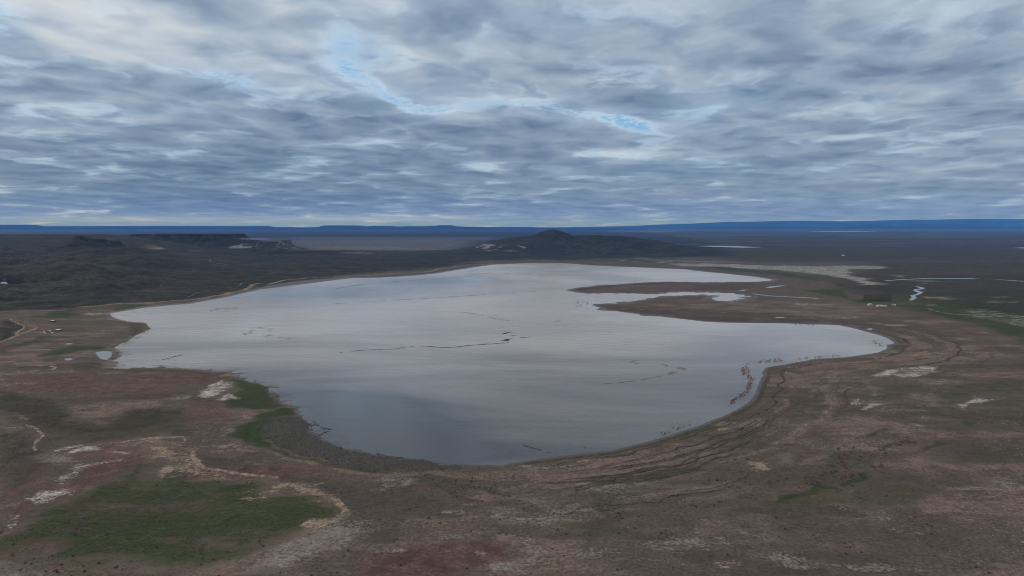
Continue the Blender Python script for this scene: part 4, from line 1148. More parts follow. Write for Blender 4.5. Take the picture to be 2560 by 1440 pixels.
# ------------------------------------------------------------------ plants, buildings and small things
def hit(px, py):
    """World point of the ground seen at a pixel of the survey photograph."""
    a, b = (px - 1280.0) / F_PX, (py - 720.0) / F_PX
    dr = np.array([a, CT - b * ST, -ST - b * CT])
    t = np.geomspace(250.0, 12000.0, 5000)
    P = dr[None, :] * t[:, None] + np.array([0, 0, CAM_H])
    g = np.maximum(ground_z(P[:, 0], P[:, 1]), 0.0)
    i = int(np.argmax(P[:, 2] <= g))
    return float(P[i, 0]), float(P[i, 1]), float(g[i]), float(t[i])


def plain_mat(name, c1, c2, rough=0.9, scale=1.5, spec=0.15, attr=None):
    m, N, b = new_mat(name)
    pos = N.node('ShaderNodeNewGeometry').outputs['Position']
    f = N.ramp(N.noise(pos, scale, 3.0, 0.6), 0.35, 0.65)
    if attr:
        a = N.node('ShaderNodeAttribute')
        a.attribute_name = attr
        f = N.math('ADD', N.mul(f, 0.4), N.mul(a.outputs['Fac'], 0.6))
    N.put(b.inputs['Base Color'], N.mix(f, c1, c2))
    b.inputs['Roughness'].default_value = rough
    b.inputs['Specular IOR Level'].default_value = spec
    return m


M_SAGE = plain_mat('sagebrush_leaf', (0.046, 0.045, 0.030), (0.115, 0.104, 0.074), attr='tint')
M_TUSS = plain_mat('dry_sedge', (0.044, 0.041, 0.032), (0.165, 0.145, 0.122), attr='tint')
M_REED = plain_mat('green_rush', (0.045, 0.058, 0.026), (0.150, 0.130, 0.080), attr='tint')
M_STONE = plain_mat('pale_stone', (0.22, 0.19, 0.16), (0.42, 0.38, 0.33), attr='tint')
M_RUST = plain_mat('rust_red_twigs', (0.210, 0.076, 0.050), (0.380, 0.160, 0.110))
M_GREYBUSH = plain_mat('dark_twigs', (0.120, 0.066, 0.050), (0.200, 0.115, 0.090))
M_PINK = plain_mat('pink_twigs', (0.185, 0.115, 0.100), (0.300, 0.200, 0.175))
M_ORANGE = plain_mat('orange_twigs', (0.230, 0.105, 0.060), (0.320, 0.165, 0.100))
M_STRAW = plain_mat('straw_twigs', (0.200, 0.150, 0.085), (0.300, 0.230, 0.140))
M_BARK = plain_mat('grey_bark', (0.085, 0.072, 0.060), (0.140, 0.120, 0.100))
M_POPLAR = plain_mat('poplar_leaf', (0.085, 0.095, 0.042), (0.180, 0.178, 0.085))
M_DARKTREE = plain_mat('dark_poplar_leaf', (0.062, 0.068, 0.036), (0.125, 0.122, 0.068))
M_BARE = plain_mat('bare_poplar_twigs', (0.090, 0.078, 0.062), (0.155, 0.130, 0.105))
M_PURPLE = plain_mat('purple_bare_twigs', (0.060, 0.046, 0.044), (0.105, 0.082, 0.076))
M_BLOSSOM = plain_mat('pale_blossom', (0.22, 0.18, 0.18), (0.40, 0.34, 0.33))
M_WEED = plain_mat('dark_water_weed', (0.028, 0.024, 0.020), (0.065, 0.054, 0.042), rough=0.6)
M_WEEDG = plain_mat('yellow_water_weed', (0.120, 0.105, 0.062), (0.210, 0.180, 0.110), rough=0.7)
M_WHITE = plain_mat('white_plaster', (0.62, 0.60, 0.56), (0.74, 0.72, 0.68), scale=0.6)
M_CREAM = plain_mat('cream_plaster', (0.60, 0.53, 0.42), (0.70, 0.63, 0.50), scale=0.6)
M_REDROOF = plain_mat('red_iron_roof', (0.22, 0.060, 0.042), (0.30, 0.090, 0.065), rough=0.6)
M_TIN = plain_mat('galvanised_roof', (0.42, 0.45, 0.50), (0.60, 0.63, 0.67), rough=0.45)
M_PALEROOF = plain_mat('weathered_cream_roof', (0.50, 0.44, 0.33), (0.62, 0.56, 0.44), rough=0.6)
M_PLANK = plain_mat('dark_planks', (0.045, 0.040, 0.036), (0.085, 0.074, 0.064))
M_GLASS = plain_mat('dark_window_glass', (0.015, 0.018, 0.022), (0.03, 0.035, 0.04), rough=0.15, spec=0.5)
M_DOOR = plain_mat('brown_door', (0.06, 0.04, 0.03), (0.10, 0.07, 0.05))


def tuft_template(kind, seed):
    r = np.random.default_rng(seed)
    if kind == 'dome':                       # low cushion of a bush, 10 corners
        ang = np.arange(6) * math.pi / 3
        lo = np.stack([np.cos(ang), np.sin(ang), np.full(6, -0.08)], 1) * np.array([1, 1, 1])
        ang2 = np.arange(3) * 2 * math.pi / 3 + 0.4
        hi = np.stack([np.cos(ang2) * 0.62, np.sin(ang2) * 0.62, np.full(3, 0.72)], 1)
        V = np.concatenate([lo, hi, [[0.05, -0.04, 1.0]]])
        F = [(0, 1, 6), (1, 2, 7), (2, 3, 7), (3, 4, 8), (4, 5, 8), (5, 0, 6), (6, 1, 7), (7, 3, 8), (8, 5, 6), (6, 7, 9), (7, 8, 9), (8, 6, 9)]
        V = V + r.normal(0, 0.10, V.shape)
    else:                                    # sheaf of blades
        V, F = [], []
        for k in range(7):
            a = 2 * math.pi * k / 7 + r.uniform(-.3, .3)
            l, w = r.uniform(.6, 1.0), 0.26
            c, s = math.cos(a), math.sin(a)
            n = len(V)
            V += [(-s * w, c * w, -0.05), (s * w, -c * w, -0.05), (c * l * .8, s * l * .8, r.uniform(.6, 1.0))]
            F.append((n, n + 1, n + 2))
        V = np.array(V)
    return V, np.array(F)


def mass(name, kind, P, size, height, mat, label, seed=0, par_kind='stuff'):
    """Thousands of small plants or stones, joined."""
    r = np.random.default_rng(seed)
    tv, tf = tuft_template(kind, seed)
    n = len(P)
    a = r.uniform(0, 2 * math.pi, n)
    ca, sa = np.cos(a)[:, None], np.sin(a)[:, None]
    st = r.uniform(0.7, 1.3, (n, 1))
    x = tv[None, :, 0] * size[:, None] * st
    y = tv[None, :, 1] * size[:, None] / st
    z = tv[None, :, 2] * height[:, None]
    V = np.stack([x * ca - y * sa + P[:, None, 0], x * sa + y * ca + P[:, None, 1], z + P[:, None, 2]], -1).reshape(-1, 3)
    F = (tf[None] + (np.arange(n) * len(tv))[:, None, None]).reshape(-1, 3).astype(np.int32)
    me = bpy.data.meshes.new(name)
    me.vertices.add(len(V))
    me.vertices.foreach_set('co', V.astype(np.float32).ravel())
    me.loops.add(len(F) * 3)
    me.loops.foreach_set('vertex_index', F.ravel())
    me.polygons.add(len(F))
    me.polygons.foreach_set('loop_start', np.arange(0, len(F) * 3, 3, dtype=np.int32))
    me.polygons.foreach_set('loop_total', np.full(len(F), 3, np.int32))
    me.update()
    at = me.attributes.new('tint', 'FLOAT', 'POINT')
    at.data.foreach_set('value', np.repeat(r.uniform(0, 1, n), len(tv)).astype(np.float32))
    return link(name, me, mat, kind=par_kind, label=label)


cell = np.zeros(GX.shape)
gx2, gy2 = GX.reshape(NR, NC), GY.reshape(NR, NC)
cw = np.abs(np.gradient(gx2, axis=1)) * np.abs(np.gradient(gy2, axis=0))
cell = cw.ravel()
ppx, ppy, _ = project(GX, GY, GZ)
in_view = (ppx > -160) & (ppx < 2720) & (ppy > 560) & (ppy < 1500)


def scatter(weight, n, seed):
    r = np.random.default_rng(seed)
    w = weight * cell * in_view
    i = r.choice(len(w), size=n, p=w / w.sum())
    row, colm = i // NC, i % NC
    jx = r.uniform(-0.5, 0.5, n) * np.gradient(gx2, axis=1).ravel()[i]
    jy = r.uniform(-0.5, 0.5, n) * np.gradient(gy2, axis=0).ravel()[i]
    x, y = GX[i] + jx, GY[i] + jy
    return np.stack([x, y, ground_z(x, y)], 1)


dry = (GSD > 3) & (GSP > 4)
clump = sstep(-0.15, 0.55, noise2(GX / 22, GY / 22, 601) + 0.5 * noise2(GX / 7, GY / 7, 602))
bare = 1 - np.maximum.reduce([LAY['salt'], LAY['tan'], LAY['red'] * .6, LAY['pale'] * .5]).clip(0, 1)
wsage = dry * bare * (0.10 + 0.9 * clump) * (0.03 + LAY['scrub'] * 1.3 + LAY['olive'] * 0.45 + LAY['dark'] * 0.22) * sstep(1500, 900, gd)
SP = scatter(wsage, 20000, 11)
r_ = np.random.default_rng(12)
ssz = r_.lognormal(-1.05, 0.32, len(SP)).clip(0.16, 0.75)
order = np.argsort(-(ssz / np.hypot(SP[:, 0], SP[:, 1])))
big, rest = order[:300], order[300:]
mass('shrubs', 'dome', SP[rest], ssz[rest], ssz[rest] * 0.8, M_SAGE, 'scattered low dark shrubs dotting the steppe', 13)

wt = (LAY['tuss'] ** 2) * ((GSD > -9) & (GSP > 0)) * (0.35 + 0.65 * clump)
TP = scatter(wt, 9000, 21)
TP[:, 2] = np.maximum(TP[:, 2], 0.0)
tsz = r_.uniform(0.45, 1.1, len(TP))
mass('tussocks', 'dome', TP, tsz, tsz * 0.95, M_TUSS, 'dense grey sedge tussocks along the near shore', 22)
fr = sstep(24, 2, np.abs(GSD)) * sstep(-60, -240, GX) * sstep(1500, 1250, GY) * sstep(0.0, 0.5, noise2(GX / 30, GY / 30, 611) + 0.2)
RP = scatter(fr, 3200, 31)
RP[:, 2] = np.maximum(RP[:, 2], 0.0)
rsz = r_.uniform(0.3, 0.7, len(RP))
mass('rushes', 'sheaf', RP, rsz, rsz * 0.8, M_REED, 'ragged fringe of rushes in the western shallows', 32)
wg = dry * (LAY['grass'] > 0.6) * sstep(1100, 600, gd)
GP = scatter(wg, 9000, 41)
gsz = r_.uniform(0.25, 0.7, len(GP))
mass('grass_tufts', 'sheaf', GP, gsz, gsz * 0.8, M_REED, 'coarse grass tufts over the green meadow', 42)
wst = dry * bare * sstep(200, 500, GX) * sstep(1000, 700, gd) * sstep(0.05, 0.5, noise2(GX / 60, GY / 60, 621) + 0.12)
STP = scatter(wst, 1000, 51)
stz = r_.lognormal(-1.0, 0.35, len(STP)).clip(0.18, 0.9)
so = np.argsort(-(stz / np.hypot(STP[:, 0], STP[:, 1])))
mass('stones', 'dome', STP[so[260:]], stz[so[260:]], stz[so[260:]] * 0.6, M_STONE, 'small pale stones strewn over the plain', 52)


def leaf_cloud(name, n, seed, prof, leaf, stems=5):
    """Crown as many small leaf faces in an uneven volume; prof(t) gives the radius at height t (0..1)."""
    r = np.random.default_rng(seed)
    V, F = [], []
    lob = [(r.uniform(0, 6.28), r.uniform(0.2, 0.9), r.uniform(0.55, 1.0)) for _ in range(6)]
    for _ in range(n):
        t = r.uniform(0.02, 1.0)
        a = r.uniform(0, 6.283)
        k = 1.0 + 0.25 * sum(math.cos(a - l[0]) * math.exp(-((t - l[1]) / 0.2) ** 2) * l[2] for l in lob) / 2.0
        rad = prof(t) * k * math.sqrt(r.uniform(0.12, 1.0))
        c = np.array([math.cos(a) * rad, math.sin(a) * rad, t])
        u = r.normal(0, 1, 3)
        u /= np.linalg.norm(u)
        v = np.cross(u, r.normal(0, 1, 3))
        v /= np.linalg.norm(v)
        s = leaf * r.uniform(0.6, 1.3)
        b0 = len(V)
        V += [tuple(c - u * s), tuple(c + v * s * 0.7), tuple(c + u * s), tuple(c - v * s * 0.7)]
        F.append((b0, b0 + 1, b0 + 2, b0 + 3))
    me = bpy.data.meshes.new(name)
    me.from_pydata(V, [], F)
    return me


def stems_mesh(name, n, seed, spread, rad, h):
    r = np.random.default_rng(seed)
    V, F = [], []
    for k in range(n):
        a = 6.283 * k / n + r.uniform(-.4, .4)
        sp = spread * r.uniform(.4, 1.0)
        p0 = np.array([math.cos(a) * spread * .12, math.sin(a) * spread * .12, -0.06])
        p1 = np.array([math.cos(a) * sp * .5, math.sin(a) * sp * .5, h * .5])
        p2 = np.array([math.cos(a) * sp, math.sin(a) * sp, h * r.uniform(.8, 1.0)])
        b0 = len(V)
        for p, q in ((p0, rad), (p1, rad * .65), (p2, rad * .2)):
            for j in range(3):
                V.append((p[0] + math.cos(j * 2.094) * q, p[1] + math.sin(j * 2.094) * q, p[2]))
        for s in range(2):
            for j in range(3):
                F.append((b0 + s * 3 + j, b0 + s * 3 + (j + 1) % 3, b0 + s * 3 + 3 + (j + 1) % 3, b0 + s * 3 + 3 + j))
    me = bpy.data.meshes.new(name)
    me.from_pydata(V, [], F)
    return me


def trunk_mesh(name, seed, rad, h, limbs):
    r = np.random.default_rng(seed)
    V, F = [], []

    def tube(pts, rr):
        b0 = len(V)
        for p, q in zip(pts, rr):
            for j in range(6):
                V.append((p[0] + math.cos(j * 1.0472) * q, p[1] + math.sin(j * 1.0472) * q, p[2]))
        for s in range(len(pts) - 1):
            for j in range(6):
                F.append((b0 + s * 6 + j, b0 + s * 6 + (j + 1) % 6, b0 + s * 6 + 6 + (j + 1) % 6, b0 + s * 6 + 6 + j))
    tube([(0, 0, -0.02), (0, 0, .04), (.004, .002, .3 * h), (0.0, .006, .65 * h), (.004, 0, h)], [rad * 1.5, rad * 1.1, rad * .85, rad * .5, rad * .12])
    for k in range(limbs):
        z = r.uniform(.18, .7) * h
        a = r.uniform(0, 6.28)
        l = (h - z) * r.uniform(.3, .5)
        tube([(0, 0, z), (math.cos(a) * l * .3, math.sin(a) * l * .3, z + l * .6), (math.cos(a) * l * .4, math.sin(a) * l * .4, z + l)], [rad * .4, rad * .25, rad * .06])
    me = bpy.data.meshes.new(name)
    me.from_pydata(V, [], F)
    return me


def with_mat(me, m):
    me.materials.append(m)
    return me


def dome_prof(t):
    return 0.98 * math.sqrt(max(0.0, 1 - (t * 0.97) ** 2.2)) * (0.75 + 0.25 * min(1, t * 4))


def poplar_prof(t):
    return 0.17 * min(1.0, (t + 0.03) * 4.0) * (1 - t ** 2.6) + 0.01


def round_prof(t):
    return 0.5 * math.sqrt(max(0.0, 1 - ((t - 0.58) / 0.45) ** 2))


# ---- single bushes of the foreground
sage_me = [with_mat(leaf_cloud('sagebrush', 34, 700 + k, dome_prof, 0.34), M_SAGE) for k in range(4)]
for k, i in enumerate(big):
    sx, sy, _ = project(SP[i, 0], SP[i, 1], SP[i, 2])
    if sx < 300 and sy < 1260:
        lab, grp = 'low dark shrub in the scrub west of the red clay strip', 'larger shrubs west of the clay strip'
    elif sx < 870:
        lab, grp = 'low dark shrub on or beside the green south-western meadow', 'larger shrubs around the meadow'
    elif sx < 1650:
        lab, grp = 'low dark shrub on the bare ground below the near southern beach', 'larger shrubs below the southern beach'
    elif sy < 1180:
        lab, grp = 'low dark shrub among the old strand lines of the eastern plain', 'larger shrubs among the strand lines'
    else:
        lab, grp = 'low dark shrub on the open plain nearest the lower right corner', 'larger shrubs of the open plain'
    o = link('sagebrush', sage_me[k % 4], label=lab, category='shrub', group=grp)
    o.location = SP[i]
    s = ssz[i] * 1.15
    o.scale = (s, s * r_.uniform(.8, 1.2), s * 0.85)
    o.rotation_euler = (0, 0, r_.uniform(0, 6.28))

# ---- pale stones, the larger ones
def stone_mesh(seed):
    bm = bmesh.new()
    bmesh.ops.create_icosphere(bm, subdivisions=1, radius=1.0)
    r = random.Random(seed)
    for v in bm.verts:
        v.co *= r.uniform(.75, 1.15)
        v.co.z = max(v.co.z, -0.35) * 0.65
    me = bpy.data.meshes.new('stone')
    bm.to_mesh(me)
    bm.free()
    return with_mat(me, M_STONE)


stone_me = [stone_mesh(k) for k in range(4)]
for k, i in enumerate(so[:260]):
    sx, sy, _ = project(STP[i, 0], STP[i, 1], STP[i, 2])
    if sy < 1130:
        lab, grp = 'pale stone between the eastern beach and the white salt patches', 'pale stones near the salt patches'
    elif sx < 2050:
        lab, grp = 'pale stone below the southern beach, left of the shrub thicket', 'pale stones left of the thicket'
    elif sy < 1280:
        lab, grp = 'pale stone on the grey ground beside the shrub thicket', 'pale stones beside the thicket'
    else:
        lab, grp = 'pale stone on the bare plain at the lower right', 'pale stones of the lower right plain'
    o = link('stone', stone_me[k % 4], label=lab, category='stone', group=grp)
    o.location = STP[i]
    s = stz[i]
    o.scale = (s, s * r_.uniform(.7, 1.1), s * .9)
    o.rotation_euler = (0, 0, r_.uniform(0, 6.28))

# ---- bushes standing in the water
rust_me = [with_mat(leaf_cloud('bush', 40, 720 + k, dome_prof, 0.26), M_RUST) for k in range(3)]
dusk_me = [with_mat(leaf_cloud('bush', 40, 730 + k, dome_prof, 0.26), M_GREYBUSH) for k in range(3)]


def flooded(outline, n, rad, meshes, label, group, seed):
    r = np.random.default_rng(seed)
    P = np.array(outline, float)
    got = 0
    while got < n:
        q = r.uniform(P.min(0), P.max(0))
        if poly_sd(np.array([q[0]]), np.array([q[1]]), P)[0] > 0:
            continue
        x, y = ground_at(q[0], q[1])
        o = link('bush', meshes[got % len(meshes)], label=label, category='bush', group=group)
        z = max(0.0, float(ground_z(np.array([float(x)]), np.array([float(y)]))[0]))
        o.location = (float(x), float(y), z - 0.05)
        s = rad * 0.72 * r.uniform(.6, 1.3)
        o.scale = (s, s, s * r.uniform(0.8, 1.35))
        o.rotation_euler = (0, 0, r.uniform(0, 6.28))
        got += 1


L1, G1 = 'rust-red bush in the dense clump standing in the lake off the eastern beach', 'rust-red bushes clumped in the lake'
flooded([(1851, 921), (1866, 914), (1878, 923), (1872, 932), (1860, 941), (1855, 932)], 46, 1.35, rust_me, L1, G1, 1)
L2, G2 = 'rust-red bush in the curving line standing in water beside the eastern beach', 'rust-red bushes in a curving line by the beach'
flooded([(1866, 936), (1892, 938), (1890, 948), (1884, 956), (1878, 968), (1872, 980), (1858, 992), (1840, 1004), (1824, 1014), (1818, 1016), (1830, 1000), (1850, 985), (1862, 975), (1870, 958)], 110, 1.25, rust_me, L2, G2, 2)
L3, G3 = 'small reddish bush in the shallows north of the eastern beach point', 'small reddish bushes strung along the shallows'
flooded([(1885, 905), (1910, 899), (1935, 895), (1955, 895), (1960, 903), (1925, 908), (1895, 910)], 60, 1.1, rust_me, L3, G3, 3)
flooded([(1850, 905), (1880, 901), (1886, 912), (1852, 912)], 10, 1.0, dusk_me, 'dark bush standing alone in the lake near the red clump', 'dark bushes near the red clump', 4)
flooded([(1990, 896), (2050, 890), (2100, 886), (2105, 890), (2040, 895), (1992, 900)], 26, 1.3, dusk_me, 'dark bush in the thin line of shallows along the eastern bay', 'dark bushes along the eastern bay', 5)
flooded([(2185, 845), (2212, 853), (2214, 868), (2170, 864)], 12, 1.9, dusk_me, 'dark bush in the water at the tip of the eastern bay', 'dark bushes at the tip of the eastern bay', 6)
flooded([(1650, 1082), (1690, 1060), (1738, 1046), (1742, 1058), (1700, 1074), (1655, 1090)], 22, 1.0, rust_me, 'reddish bush in the water close to the curving south-eastern beach', 'reddish bushes close to the south-eastern beach', 7)
flooded([(1425, 757), (1450, 746), (1478, 746), (1470, 770), (1440, 768)], 26, 1.9, dusk_me, 'dark bush in the water off the end of the mud spits', 'dark bushes off the mud spits', 8)
flooded([(1975, 808), (2045, 811), (2050, 814), (1978, 813)], 16, 1.6, dusk_me, 'dark bush on the waterline north of the eastern bay', 'dark bushes on the northern waterline of the bay', 9)
flooded([(1459, 1117), (1463, 1117), (1463, 1121), (1459, 1121)], 1, 1.3, rust_me, 'lone brown bush in the water off the southern beach', 'lone bush off the southern beach', 10)

# ---- tamarisk thicket on the plain
tam_me = {k: [leaf_cloud('foliage', 130, 750 + j + 10 * q, dome_prof, 0.16) for j in range(2)] for q, k in enumerate('pos')}
for k, m in (('p', M_PINK), ('o', M_ORANGE), ('s', M_STRAW)):
    for me in tam_me[k]:
        me.materials.append(m)
tam_stem = with_mat(stems_mesh('stems', 7, 770, 0.75, 0.05, 0.75), M_BARK)
TAM = [(800, 500, 60, 'o'), (900, 440, 58, 'p'), (945, 500, 50, 'p'), (1005, 390, 32, 'p'), (1070, 300, 36, 'p'), (850, 590, 50, 'p'), (880, 655, 38, 'p'), (930, 705, 44, 'o'), (760, 620, 34, 'p'),
       (760, 325, 38, 'p'), (860, 275, 30, 'p'), (655, 665, 40, 'p'), (565, 650, 26, 'p'), (1190, 470, 44, 's'), (1160, 530, 34, 's'), (1425, 455, 48, 'o'), (1380, 495, 26, 's'), (1440, 665, 55, 'p'), (1505, 745, 40, 'p'),
       (1620, 655, 58, 'p'), (1590, 355, 44, 'p'), (1680, 320, 48, 'p'), (1740, 270, 48, 'p'), (1805, 240, 40, 'p'), (1900, 210, 38, 'p'), (1960, 232, 45, 'p'), (2050, 190, 50, 'p'), (2120, 168, 44, 'p'),
       (2190, 190, 46, 'p'), (2270, 190, 40, 'p'), (2150, 100, 30, 'p'), (640, 792, 50, 'p'), (540, 822, 34, 'p'), (430, 852, 40, 'p'), (230, 1000, 54, 'p'), (330, 985, 44, 'p'), (300, 1040, 40, 'p'), (430, 920, 45, 'o'),
       (880, 882, 54, 'o'), (1040, 840, 54, 'p'), (1180, 830, 46, 'p'), (660, 885, 30, 's'), (100, 900, 40, 'p'), (210, 890, 40, 'p'), (640, 960, 40, 's'), (-640, 1010, 45, 'p'), (-600, 980, 40, 'p'), (-1000, 1035, 36, 'p'),
       (1710, 420, 26, 'p'), (2010, 250, 36, 'p'), (1660, 360, 34, 'p'), (690, 770, 36, 'p'), (250, 960, 34, 'p'), (500, 790, 30, 'p')]
TLAB = {'p': ('dusty pink tamarisk shrub in the thicket on the right-hand plain', 'pink tamarisk shrubs of the thicket'),
        'o': ('orange-brown shrub among the pink ones in the thicket on the plain', 'orange-brown shrubs of the thicket'),
        's': ('straw-coloured shrub in the thicket on the right-hand plain', 'straw-coloured shrubs of the thicket')}
for j, (x8, y8, s8, k) in enumerate(TAM):
    x, y, z, t = hit(2000 + x8 / 8.0, 1080 + (y8 + s8 * 0.5) / 8.0)
    R = s8 / 8.0 * t / F_PX
    root = link('tamarisk', None, label=TLAB[k][0], category='shrub', group=TLAB[k][1])
    root.location = (x, y, z)
    root.scale = (R, R, R * 0.95)
    root.rotation_euler = (0, 0, r_.uniform(0, 6.28))
    link('stems', tam_stem, parent=root)
    link('foliage', tam_me[k][j % 2], parent=root)

# ---- trees
trunk_me = [with_mat(trunk_mesh('trunk', 780 + k, 0.018, 0.92, 5), M_BARK) for k in range(3)]
crown_pop = [with_mat(leaf_cloud('crown', 420, 790 + k, poplar_prof, 0.022), M_POPLAR) for k in range(3)]
crown_dark = [with_mat(leaf_cloud('crown', 420, 800 + k, poplar_prof, 0.022), M_DARKTREE) for k in range(3)]
crown_bare = [with_mat(leaf_cloud('crown', 120, 810 + k, poplar_prof, 0.016), M_BARE) for k in range(3)]
crown_purple = [with_mat(leaf_cloud('crown', 260, 815 + k, round_prof, 0.03), M_PURPLE) for k in range(2)]
crown_blossom = [with_mat(leaf_cloud('crown', 360, 820, round_prof, 0.035), M_BLOSSOM)]


def tree(name, px, py, hpx, width, crowns, j, label, group):
    x, y, z, t = hit(px, py)
    h = hpx * t / F_PX
    root = link(name, None, label=label, category='tree', **({'group': group} if group else {}))
    root.location = (x, y, z)
    root.scale = (h * width, h * width, h)
    root.rotation_euler = (0, 0, 1.3 * j)
    link('trunk', trunk_me[j % 3], parent=root)
    link('crown', crowns[j % len(crowns)], parent=root)
    return root


for j, (x8, y8, h8) in enumerate([(648, 400, 120), (694, 402, 135), (742, 402, 95), (786, 405, 110), (826, 405, 100), (872, 406, 118), (930, 408, 138)]):
    tree('poplar', 2040 + x8 / 8, 700 + y8 / 8, h8 / 8, 0.75, crown_bare, j, 'thin bare poplar at the open end of the poplar row', 'bare poplars of the row')
for j, x8 in enumerate([962, 990, 1018, 1048, 1078, 1108]):
    tree('poplar', 2040 + x8 / 8, 700 + (402 + (j % 2) * 3) / 8, (118 + (j * 37) % 14) / 8, 1.15, crown_dark, j, 'dark leafy poplar in the middle of the poplar row', 'dark poplars of the row')
for j, x8 in enumerate([1140, 1168, 1198, 1228, 1258, 1290, 1322, 1354, 1386, 1416, 1448, 1478, 1506]):
    tree('poplar', 2040 + x8 / 8, 700 + (408 + (j % 3) * 4) / 8, (132 + (j * 53) % 16 - max(0, j - 9) * 9) / 8, 1.15, crown_pop, j, 'olive-green leafy poplar in the thick end of the poplar row', 'olive poplars of the row')
tree('bushy_tree', 2040 + 985 / 8, 700 + 470 / 8, 7, 1.8, crown_purple, 0, 'grey bare bushy tree in front of the poplar row', None)
for j, (x, y, h, w) in enumerate([(5, 400, 95, .9), (28, 392, 90, .9), (48, 380, 85, .9), (110, 408, 92, .9), (136, 405, 90, .9), (165, 402, 80, 1.0), (190, 398, 74, 1.0)]):
    tree('bare_tree', x / 6.55, 640 + y / 6.55, h / 6.55, w, crown_purple, j, 'purple-brown bare tree around the white homestead', 'bare trees around the homestead')
tree('blossom_tree', 68 / 6.55, 640 + 428 / 6.55, 66 / 6.55, 1.0, crown_blossom, 0, 'round pale blossoming tree behind the white homestead', None)
for j, (x, y, h) in enumerate([(332, 416, 105), (350, 414, 112), (368, 416, 96)]):
    tree('poplar', x / 6.55, 640 + y / 6.55, h / 6.55, 1.0, crown_pop, j, 'olive poplar in the small clump beside the homestead', 'olive poplars by the homestead')
tree('poplar', 405 / 6.55, 640 + 418 / 6.55, 46 / 6.55, .8, crown_bare, 1, 'short pale poplar just past the homestead poplar clump', None)
tree('poplar', 857 / 6.55, 640 + 442 / 6.55, 52 / 6.55, .9, crown_bare, 2, 'lone pale poplar out on the left-hand slope', None)
for j, (x, y, h) in enumerate([(225, 445, 30), (262, 440, 36), (295, 448, 34), (318, 452, 26)]):
    tree('conifer', x / 6.55, 640 + y / 6.55, h / 6.55, 1.6, crown_dark, j, 'small dark evergreen below the homestead poplars', 'dark evergreens by the homestead')


# ---- buildings
def box_me(name, x0, x1, y0, y1, z0, z1, mat):
    me = bpy.data.meshes.new(name)
    V = [(x, y, z) for z in (z0, z1) for y in (y0, y1) for x in (x0, x1)]
    me.from_pydata(V, [], [(0, 2, 3, 1), (4, 5, 7, 6), (0, 1, 5, 4), (2, 6, 7, 3), (0, 4, 6, 2), (1, 3, 7, 5)])
    return with_mat(me, mat)


def building(name, label, cat, px, py, w, dpt, eave, ridge, rz, wall_m, roof_m, openings, lean=False, chimney=False, group=None):
    x, y, z, t = hit(px, py)
    root = link(name, None, label=label, category=cat, **({'group': group} if group else {}))
    root.location = (x, y, z - 0.15)
    root.rotation_euler = (0, 0, math.radians(rz))
    a, b = w / 2, dpt / 2
    me = bpy.data.meshes.new('wall')
    if lean:
        V = [(-a, -b, 0), (a, -b, 0), (a, b, 0), (-a, b, 0), (-a, -b, eave), (a, -b, eave), (a, b, ridge), (-a, b, ridge)]
        F = [(0, 1, 5, 4), (1, 2, 6, 5), (2, 3, 7, 6), (3, 0, 4, 7), (4, 5, 6, 7)]
    else:
        V = [(-a, -b, 0), (a, -b, 0), (a, b, 0), (-a, b, 0), (-a, -b, eave), (a, -b, eave), (a, b, eave), (-a, b, eave), (-a, 0, ridge), (a, 0, ridge)]
        F = [(0, 1, 5, 4), (2, 3, 7, 6), (1, 2, 6, 9, 5), (3, 0, 4, 8, 7)]
    me.from_pydata(V, [], F)
    link('wall', with_mat(me, wall_m), parent=root)
    o = 0.35
    me = bpy.data.meshes.new('roof')
    th = 0.14
    if lean:
        sl = (ridge - eave) / dpt
        q = [(-a - o, -b - o, eave - o * sl + .02), (a + o, -b - o, eave - o * sl + .02), (a + o, b + o, ridge + o * sl + .02), (-a - o, b + o, ridge + o * sl + .02)]
        V = q + [(p[0], p[1], p[2] + th) for p in q]
        F = [(0, 3, 2, 1), (4, 5, 6, 7), (0, 1, 5, 4), (1, 2, 6, 5), (2, 3, 7, 6), (3, 0, 4, 7)]
    else:
        sl = (ridge - eave) / b
        e = eave - o * sl + .02
        q = [(-a - o, -b - o, e), (a + o, -b - o, e), (a + o, 0, ridge + .02), (-a - o, 0, ridge + .02), (a + o, b + o, e), (-a - o, b + o, e)]
        V = q + [(p[0], p[1], p[2] + th) for p in q]
        F = [(0, 3, 2, 1), (3, 5, 4, 2), (6, 7, 8, 9), (9, 8, 10, 11), (0, 1, 7, 6), (4, 5, 11, 10), (1, 2, 8, 7), (2, 4, 10, 8), (3, 0, 6, 9), (5, 3, 9, 11)]
    me.from_pydata(V, [], F)
    roof = link('roof', with_mat(me, roof_m), parent=root)
    if chimney:
        link('chimney', box_me('chimney', a * .45, a * .45 + .7, .3, .9, eave, ridge + .9, wall_m), parent=roof)
    for kind, u, ww, z0, z1 in openings:
        ob = link(kind, box_me(kind, u - ww / 2, u + ww / 2, -b - .04, -b + .05, z0, z1, M_DOOR if kind == 'door' else M_WHITE), parent=root)
        if kind == 'window':
            link('pane', box_me('pane', u - ww / 2 + .1, u + ww / 2 - .1, -b - .07, -b - .03, z0 + .1, z1 - .1, M_GLASS), parent=ob)
        else:
            link('handle', box_me('handle', u + ww / 2 - .2, u + ww / 2 - .12, -b - .09, -b - .03, (z0 + z1) / 2, (z0 + z1) / 2 + .12, M_TIN), parent=ob)
    return root


